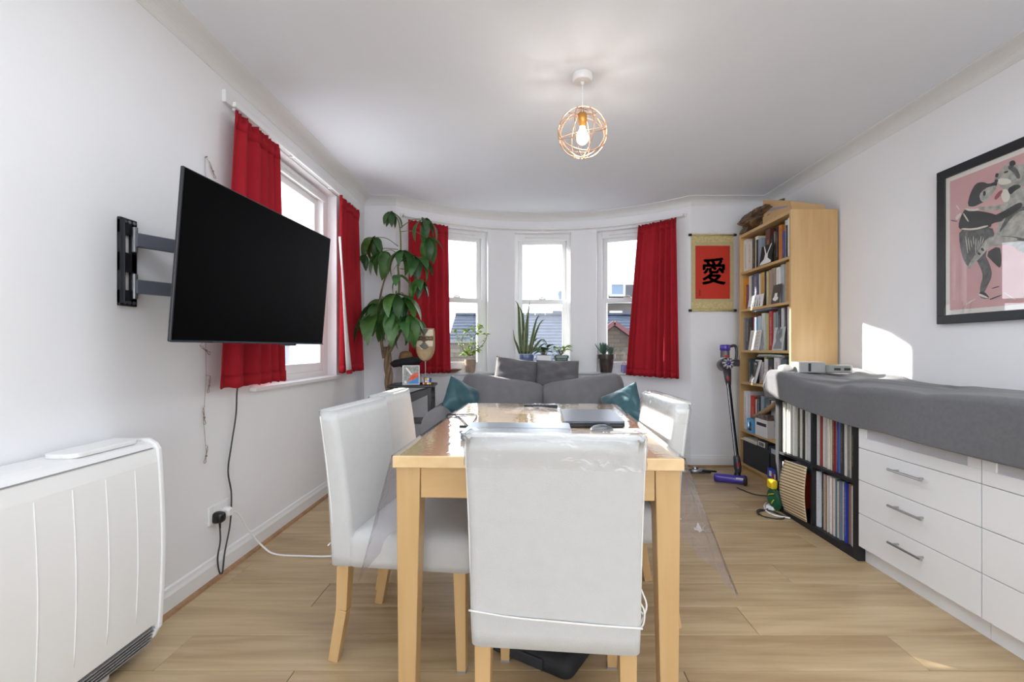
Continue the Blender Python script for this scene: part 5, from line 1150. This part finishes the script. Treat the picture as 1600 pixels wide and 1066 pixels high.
rect('print_grey', pm('print_greygreen', '6d756f', .6, hex2='b3b6b2', vscale=45), [(-.062,.006),(.062,.006),(.062,.15),(-.062,.15)])
rect('print_blue', pm('print_blue', '4a8fd0', .6), [(-.035,.006),(.062,.006),(.062,.055),(.0,.03)], .0015); rect('print_red', pm('print_red', 'c8452f', .6, hex2='e0795a', vscale=40), [(-.02,.03),(.0,.075),(.05,.10),(.062,.085),(.05,.055),(.01,.035)], .002); rect('print_white', M_pw, [(-.045,.135),(-.035,.14),(.012,.085),(.0,.075)], .0025); rect('print_badge', M_pw, [(-.055,.01),(-.035,.01),(-.035,.03),(-.055,.03)], .0025)
cu = thing('puzzle_cube', 'small coloured puzzle cube on the side table in front of the mask', 'cube', (S_(667, 598, 3.74).x, 3.745, TZ + .001), R(28))
bx('core', (-.028, -.028, 0), (.028, .028, .056), M_black, cu, bevel=.002)
cc = ['e8c81e','e9e9e6','2d4fb8','e9e9e6','d8d8d4','2d4fb8','c8401e','e9e9e6','e8c81e']; fc_ = 0
for k in range(9):
    i, j = k % 3, k // 3; c0 = -.0255 + i*.0175; z0 = .0385 - j*.0175
    bx('sticker', (c0, -.0292, z0 - .0005), (c0 + .0155, -.0278, z0 + .015), pm('sticker_' + cc[k], cc[k], .35), cu)
    c2_ = cc[(k*4 + 2) % 9]; bx('sticker', (-.0292, c0, z0 - .0005), (-.0278, c0 + .0155, z0 + .015), pm('sticker_' + c2_, c2_, .35), cu)
    c3_ = cc[(k*2 + 5) % 9]; bx('sticker', (c0, -.0255 + j*.0175, .0558), (c0 + .0155, -.010 + j*.0175, .0572), pm('sticker_' + c3_, c3_, .35), cu)
# carved mask on a rod
ms_ = thing('carved_mask', 'carved wooden mask with pale and dark bands on a rod stand', 'mask', (S_(663.5, 560, 3.80).x, 3.83, TZ + .001))
MB().lathe([(.045, 0), (.045, .008), (.01, .014), (.004, .02)], 18).build('base', M_bl, ms_); MB().tube([(0, 0, .01), (0, 0, .20)], .0035, 8).build('rod', M_steel, ms_)
M_mask = pm('mask_wood', 'b39a76', .7, var=.25, vscale=30); mz = .325
def maskf(u, v):
    x = u*2-1; z = v*2-1; wd = .078*(1 if z > -.1 else math.sqrt(max(1 - ((z+.1)/.905)**2, .0)))*(1 - .08*max(z - .7, 0)/.3); return Vector((x*wd, -.040*(1 - x*x)**.7*(1 - .5*abs(z)**3) - .004, mz + z*.135))
b = MB(); b.grid(maskf, 14, 20); b.build('face', M_mask, ms_, smooth=True, solid=.008)
def mpatch(nm, m_, pts, lift=.0115):
    z = MB(); vs = []
    for x, zz in pts: p = maskf((x + 1)/2, (zz + 1)/2); vs.append((p.x, p.y - lift, p.z))
    z._add(vs, [tuple(range(len(vs)))]); z.build(nm, m_, ms_, clean=False)
M_mp = pm('mask_pale', 'd8ccb4', .8); M_md = pm('mask_dark', '5a4a3c', .8); M_mg = pm('mask_grey', '6d6a64', .8)
for s in (-1, 1):
    mpatch('pale_patch', M_mp, [(s*.9,.92),(s*.9,.55),(s*.55,.5),(s*.12,.56),(s*.3,.75),(s*.5,.93)]); mpatch('pale_patch', M_mp, [(s*.88,.22),(s*.86,-.1),(s*.5,-.12),(s*.12,.16),(s*.4,.24)])
    mpatch('eye_band', M_md, [(s*.9,.49),(s*.5,.50),(s*.08,.47),(s*.08,.25),(s*.5,.27),(s*.9,.28)], .0125)
    mpatch('eye_slit', M_mask, [(s*.78,.41),(s*.2,.41),(s*.2,.37),(s*.78,.37)], .0145)
mpatch('forehead_mark', M_mg, [(-.42,.95),(.0,.97),(.42,.95),(.2,.72),(0,.56),(-.2,.72)], .0125); mpatch('nose', M_md, [(-.08,.47),(.08,.47),(.12,.2),(0,.1),(-.12,.2)], .014)
mpatch('mouth', M_mg, [(0,.16),(.28,-.02),(.5,-.18),(.25,-.28),(0,-.3),(-.25,-.28),(-.6,-.02),(-.3,-.02)], .0125); mpatch('mouth_edge', M_mp, [(-.75,.02),(-.62,.04),(-.3,-.2),(-.05,-.3),(-.3,-.28)], .013)
# black fluffy hat-shaped thing behind the card
ht = thing('black_hat', 'fluffy black brimmed hat on a thin stand behind the picture card, brown crown', 'hat', (S_(634, 565, 3.90).x, 3.90, TZ + .001))
b = MB()
def br(u, v):
    t_ = 2*PI*u; r = .02 + .098*v; return Vector((r*1.0*math.cos(t_)*(1 + .05*math.sin(9*t_)), r*.8*math.sin(t_), .16 + .030*math.sin(PI*v) + .012*math.cos(t_)))
b.grid(br, 60, 8, True); o = b.build('brim', pm('fluff_black', '15151a', .95, bump=1, bscale=90), ht, smooth=True, solid=.045)
MB().lathe([(.055, .18), (.058, .21), (.05, .25), (.03, .268), (.002, .272)], 20).build('crown', pm('crown_brown', '7a5c36', .8, var=.4, vscale=40), ht, smooth=True)
MB().lathe([(.04, 0), (.04, .006), (.004, .01), (.004, .16)], 14).build('stand', M_bl, ht)

# ------------------------------------------------------------ plants
def leaf_mesh(name, mat, L_, W_l, droop, fold=.25, n=8, point=1.0):
    'blade along +x from the origin, drooping towards -z'
    b = MB()
    def g(u, v):
        s = v; wdt = W_l*(math.sin(PI*min(s**.8*.97 + .02, 1)))**.8*(1 - .15*s); x = u*2-1
        dx = L_*(math.sin(droop*s)/droop if droop else s); dz = -L_*((1 - math.cos(droop*s))/droop if droop else 0)
        return Vector((dx, x*wdt, dz + abs(x)*wdt*fold + .03*W_l*math.sin(14*s)*abs(x)))
    b.grid(g, 4, n); return b.build(name, mat, smooth=True, solid=0)
def place_leaf(src, parent, loc, yaw, pitch, roll=0, s=1.0, used=[]):
    o = src if src.name not in used else src.copy()
    if o is src: used.append(src.name)
    else: COL.objects.link(o)
    o.parent = parent; o.location = loc; o.rotation_euler = Euler((roll, pitch, yaw), 'XYZ'); o.scale = (s, s, s); return o
PLX, PLY = -1.145, 3.87
pt = thing('money_tree', 'tall braided-trunk plant with big drooping green leaves in the left corner', 'plant', (PLX, PLY, 0))
MB().lathe([(.10, 0), (.13, .02), (.155, .26), (.165, .27), (.165, .30), (.15, .30), (.145, .26), (.0, .255)], 28).build('pot', pm('pot_white_ceramic', 'cfcfcb', .35), pt, smooth=False)
MB().lathe([(.146, .262), (.146, .272), (.0, .278)], 20).build('soil', M_soil, pt)
for i in range(3):
    b = MB(); pts = []; rs = []
    for k in range(30):
        z = .27 + .028*k; a = i*2*PI/3 + k*.42; rr = .021 - .004*k/30; pts.append((rr*math.cos(a) + .02*math.sin(z*3), rr*math.sin(a), z)); rs.append(.021 - .006*k/30)
    b.tube(pts, rs, 8); b.build('braided_trunk', M_bark, pt, smooth=True)
# stems: pixel paths at the plant's depth
def PL(px, py, dy=0.0):
    p = U(px, py, PLY + dy); return Vector((p.x - PLX, dy, p.z))
stems = [([PL(600,560), PL(594,520), PL(592,480), PL(600,440), PL(610,420)], .015), ([PL(604,560), PL(612,525), PL(618,490,-.05), PL(624,450,-.05), PL(622,415,-.04), PL(626,395), PL(624,350), PL(612,330)], .014), ([PL(603,560), PL(620,530,-.05), PL(632,505,-.08), PL(640,480,-.08)], .014)]
for pts, r0 in stems:
    s_ = spline(pts, 5); n = len(s_); MB().tube(s_, [r0*(1 - .72*i/n) for i in range(n)], 8).build('stem', M_bark if r0 > .0145 else M_stem, pt, smooth=True)
src = [leaf_mesh('leaf', M_leaf, .21, .042, 1.2), leaf_mesh('leaf', M_leaf, .17, .036, .9), leaf_mesh('leaf', M_leaf2, .24, .05, 1.4)]
rl = random.Random(11)
# (px, py, dy, number, length scale, spread centre yaw, base stem px, py)
fans = [(610,331,0,5,.62,0,616,342), (585,371,-.05,6,.72,180,622,385), (570,398,.02,3,.6,190,622,390), (600,393,-.06,4,.75,200,624,400), (664,342,-.05,5,.85,-20,626,356), (668,372,-.02,4,.8,-30,626,362), (628,392,-.10,6,1.0,-60,624,405), (652,402,-.06,6,.95,-20,625,405), (655,437,-.05,5,.75,-10,625,420), (622,430,-.10,3,.8,-80,620,440),
        (590,476,-.04,6,1.1,200,600,470), (582,492,-.10,5,1.25,220,598,480), (618,460,-.14,6,.95,-90,620,460), (632,464,-.08,6,1.0,-20,624,462), (640,492,-.12,6,1.2,-30,632,500), (612,488,-.14,5,1.2,-90,610,490), (596,468,.08,5,1.05,120,600,470), (650,500,-.02,4,1.0,0,634,505), (625,500,-.15,5,1.1,-60,628,505), (606,470,.10,4,1.0,60,606,470)]
for (fx, fy, dy, n, s, yc, bx_, by_) in fans:
    c = PL(fx, fy, dy); b0 = PL(bx_, by_); mid = (c + b0)/2 + Vector((0, 0, .03)); MB().tube(spline([b0, mid, c], 5), [.004, .0035, .0035, .003, .003, .003, .003, .003, .003, .003, .003], 6).build('petiole', M_stem, pt, smooth=True)
    for k in range(n):
        yaw = R(yc) + (k - (n-1)/2)*(2*PI/(n + 1.2)) + rl.uniform(-.15, .15); pit = R(rl.uniform(12, 48) if s > .96 else rl.uniform(5, 60))
        place_leaf(rl.choice(src), pt, c, yaw, pit, rl.uniform(-.25, .25), s*rl.uniform(.9, 1.15)*(1.3 if s < .96 else 1.0))
# plants on the window board
def pot(parent, r0, r1, h, mat, rim=True):
    pr_ = [(r0, 0), (r1*.97, h*.8), (r1*1.08 if rim else r1, h*.81), (r1*1.1 if rim else r1, h), (r1*.95, h), (r1*.9, h*.85), (.0, h*.84)]
    MB().lathe(pr_, 24).build('pot', mat, parent, smooth=False); MB().lathe([(r1*.9, h*.845), (r1*.5, h*.87), (0, h*.88)], 16).build('soil', M_soil, parent)
def sill(px, py, Y): p = U(px, py, Y); return (p.x, Y, WZ0 + .001)
# leggy plant in the terracotta pot
jp = thing('potted_jade', 'leggy lime-leaved plant in a pale terracotta pot, left bow window', 'plant', sill(735, 573, 4.55)); pot(jp, .045, .058, .125, pm('pale_terracotta', 'a8937e', .8, var=.15, vscale=25), False)
def JP(px, py, dy=0): p = U(px, py, 4.55 + dy); return Vector((p.x - jp.location.x, dy, p.z - jp.location.z))
lm = leaf_mesh('leaf', M_leafl, .052, .019, .5, n=5)
br_ = [[(735,556),(724,548),(716,532),(712,517)], [(735,556),(738,540),(742,525),(748,515),(756,512)], [(735,556),(745,548),(757,535),(760,524),(752,522)], [(736,556),(733,545),(735,535),(734,522),(728,516)], [(724,548),(722,530),(730,518),(742,511),(750,508)], [(738,556),(742,548),(745,540)], [(733,556),(728,552),(724,553)]]
for i, pts in enumerate(br_):
    p3 = [JP(x, y, .03*math.sin(i*2 + j)) for j, (x, y) in enumerate(pts)]; s_ = spline(p3, 4); MB().tube(s_, [.0042*(1 - .5*k/len(s_)) for k in range(len(s_))], 6).build('stem', M_stem, jp, smooth=True)
    for k in range(2, len(s_), 2):
        for _ in range(2 if i < 5 else 4): place_leaf(lm, jp, s_[k] + Vector((rl.uniform(-.012,.012), rl.uniform(-.01,.01), rl.uniform(-.01,.012))), rl.uniform(0, 6.28), rl.uniform(-.7, .5), rl.uniform(-.5,.5), rl.uniform(.6, 1.1))
# snake plant
sp_ = thing('snake_plant', 'upright snake plant with yellow-edged blades in a blue pot, middle bow window', 'plant', sill(823, 566, 4.60)); pot(sp_, .055, .072, .175, pm('glazed_blue', '5a6f96', .25, coat=.5), False)
M_snk = pm('snake_leaf', '4e6440', .45, hex2='2c4028', vscale=14, stretch=(1,1,4)); M_edge = pm('snake_edge', 'c9cf95', .5)
def SP(px, py): p = U(px, py, 4.60); return Vector((p.x - sp_.location.x, 0, p.z - sp_.location.z))
blades = [((815,553),(812,520),(810,480),(805,470),.016), ((818,553),(818,520),(816,490),(808,474),.018), ((821,553),(822,530),(824,500),(828,470),.020), ((826,553),(831,530),(838,500),(845,490),.013), ((828,553),(836,525),(844,505),(852,497),.013), ((830,553),(838,540),(848,530),(857,545 - 3),.014), ((812,553),(808,540),(804,530),(802,515),.012), ((824,553),(828,540),(838,530),(843,528),.018), ((819,553),(816,535),(817,522),(816,510),.016), ((828,553),(840,545),(850,537),(857,540),.012), ((816,553),(812,548),(809,545),(808,544),.010)]
for i, bl in enumerate(blades):
    pts = spline([SP(x, y) for x, y in bl[:4]], 4); dyv = .03*math.sin(i*1.9); wv = bl[4]; n = len(pts)
    def gb_(u, v, pts=pts, wv=wv, dyv=dyv, n=n):
        f = v*(n-1); k = min(int(f), n-2); p = pts[k].lerp(pts[k+1], f-k); x = u*2-1; ww = wv*(1 - v**3)*(.7 + .5*math.sin(PI*min(v + .15, 1))); tw = .6*math.sin(i + 2*v); return Vector((p.x + x*ww*math.cos(tw), dyv*(1 + v) + x*ww*math.sin(tw)*.6 + abs(x)*.004, p.z + 0))
    b = MB(); b.grid(gb_, 4, 12); l = b.build('blade', M_snk, sp_, smooth=True, solid=.002)
    for e0, e1 in ((0, .10), (.90, 1)):
        b = MB(); b.grid(lambda u, v: gb_(e0 + (e1-e0)*u, v) + Vector((0, -.0016, 0)), 1, 12); b.build('yellow_edge', M_edge, l, smooth=True, solid=.001)
# white trough plant and green pot plant
def bushy(label, loc, potfn, mat, n, h0, L_, W_, spread, ptch):
    t = thing('potted_plant', label, 'plant', loc); potfn(t); s0 = leaf_mesh('leaf', mat, L_, W_, .9, n=6)
    for k in range(n):
        a = k*2.4; pz_ = h0 + rl.uniform(0, .05); q_ = Vector((.02*math.cos(a)*spread, .015*math.sin(a), pz_)); MB().tube([(0, 0, h0 - .04), q_], .0025, 5).build('stem', M_stem, t); place_leaf(s0, t, q_, a, R(rl.uniform(*ptch)), rl.uniform(-.3,.3), rl.uniform(.8, 1.15))
    return t
def trough(t): MB().prism(rrect(.15, .11, .01), 0, .165).build('trough', M_whitep, t, bevel=.003); bx('soil', (-.068, -.048, .164), (.068, .048, .167), M_soil, t)
bushy('low dark green leafy plant in a white trough, middle bow window', sill(850, 566, 4.60), trough, M_leaf2, 18, .19, .10, .030, 1.8, (-60, 5))
def gpot(t): MB().prism(rrect(.13, .10, .02), 0, .135).build('pot', pm('glazed_green', '3f5a4c', .3, coat=.4), t, bevel=.004); MB().prism(rrect(.145, .115, .02), .135, .165).build('rim', MATS['glazed_green'], t, bevel=.003); bx('soil', (-.06, -.045, .163), (.06, .045, .166), M_soil, t)
bushy('small lime-leaved plant in a dark green pot, right side of the middle window', sill(877, 566, 4.60), gpot, M_leafl, 14, .20, .075, .026, 2.0, (-60, 0))
su = thing('potted_succulent', 'spiky dark succulents in a large brown glazed pot, right bow window', 'plant', sill(947, 577, 4.50)); MB().lathe([(.058, 0), (.072, .10), (.078, .128), (.086, .13), (.090, .175), (.080, .175), (.076, .155), (0, .153)], 28).build('pot', pm('glazed_brown', '4a403b', .25, hex2='3a312d', vscale=10, coat=.3), su, smooth=False)
MB().lathe([(.073, .16), (0, .168)], 16).build('soil', M_soil, su)
ss = leaf_mesh('leaf', pm('succulent_leaf', '4f6a5c', .5, rnd=.15), .13, .013, -.35, .5, 5)
for cx_, cz_, sc0, n in ((-.03, .0, 1.15, 26), (.045, .0, .8, 18)):
    for k in range(n): a = k*2.4; place_leaf(ss, su, (cx_, 0, .165), a, -R(38 + 48*k/n), 0, sc0*(1 - .2*k/n))
o = MB().prism(rrect(.05, .05, .008), 0, .075).build('candle', pm('lilac_wax', '8f8cc8', .5), loc=sill(975, 577, 4.50), bevel=.003); tag(o, 'lilac candle beside the red curtain, right bow window', 'candle'); MB().tube([(0,0,.075),(0,0,.085)], .0012, 5).build('wick', M_black, o)
o = MB().tube(spline([(-.012, 0, .1), (-.012, 0, .075), (0, 0, .12), (.012, 0, .075), (.012, 0, .1)], 4), .002, 5).build('ring_handle', pm('tan_wire', 'a08c5a', .5), o)
t = thing('wooden_dish', 'reddish wooden dish on the window board behind the left bow curtain', 'dish', sill(704, 574, 4.45)); MB().lathe([(.05, 0), (.075, .012), (.11, .03), (.112, .034), (.07, .018), (.0, .012)], 28).build('bowl', wood('red_wood', '8f4a34', '6d3424', 0, .35), t, smooth=True); MB().lathe([(.035, -.0005), (.035, .002), (0, .002)], 16).build('foot_ring', MATS['red_wood'], t)
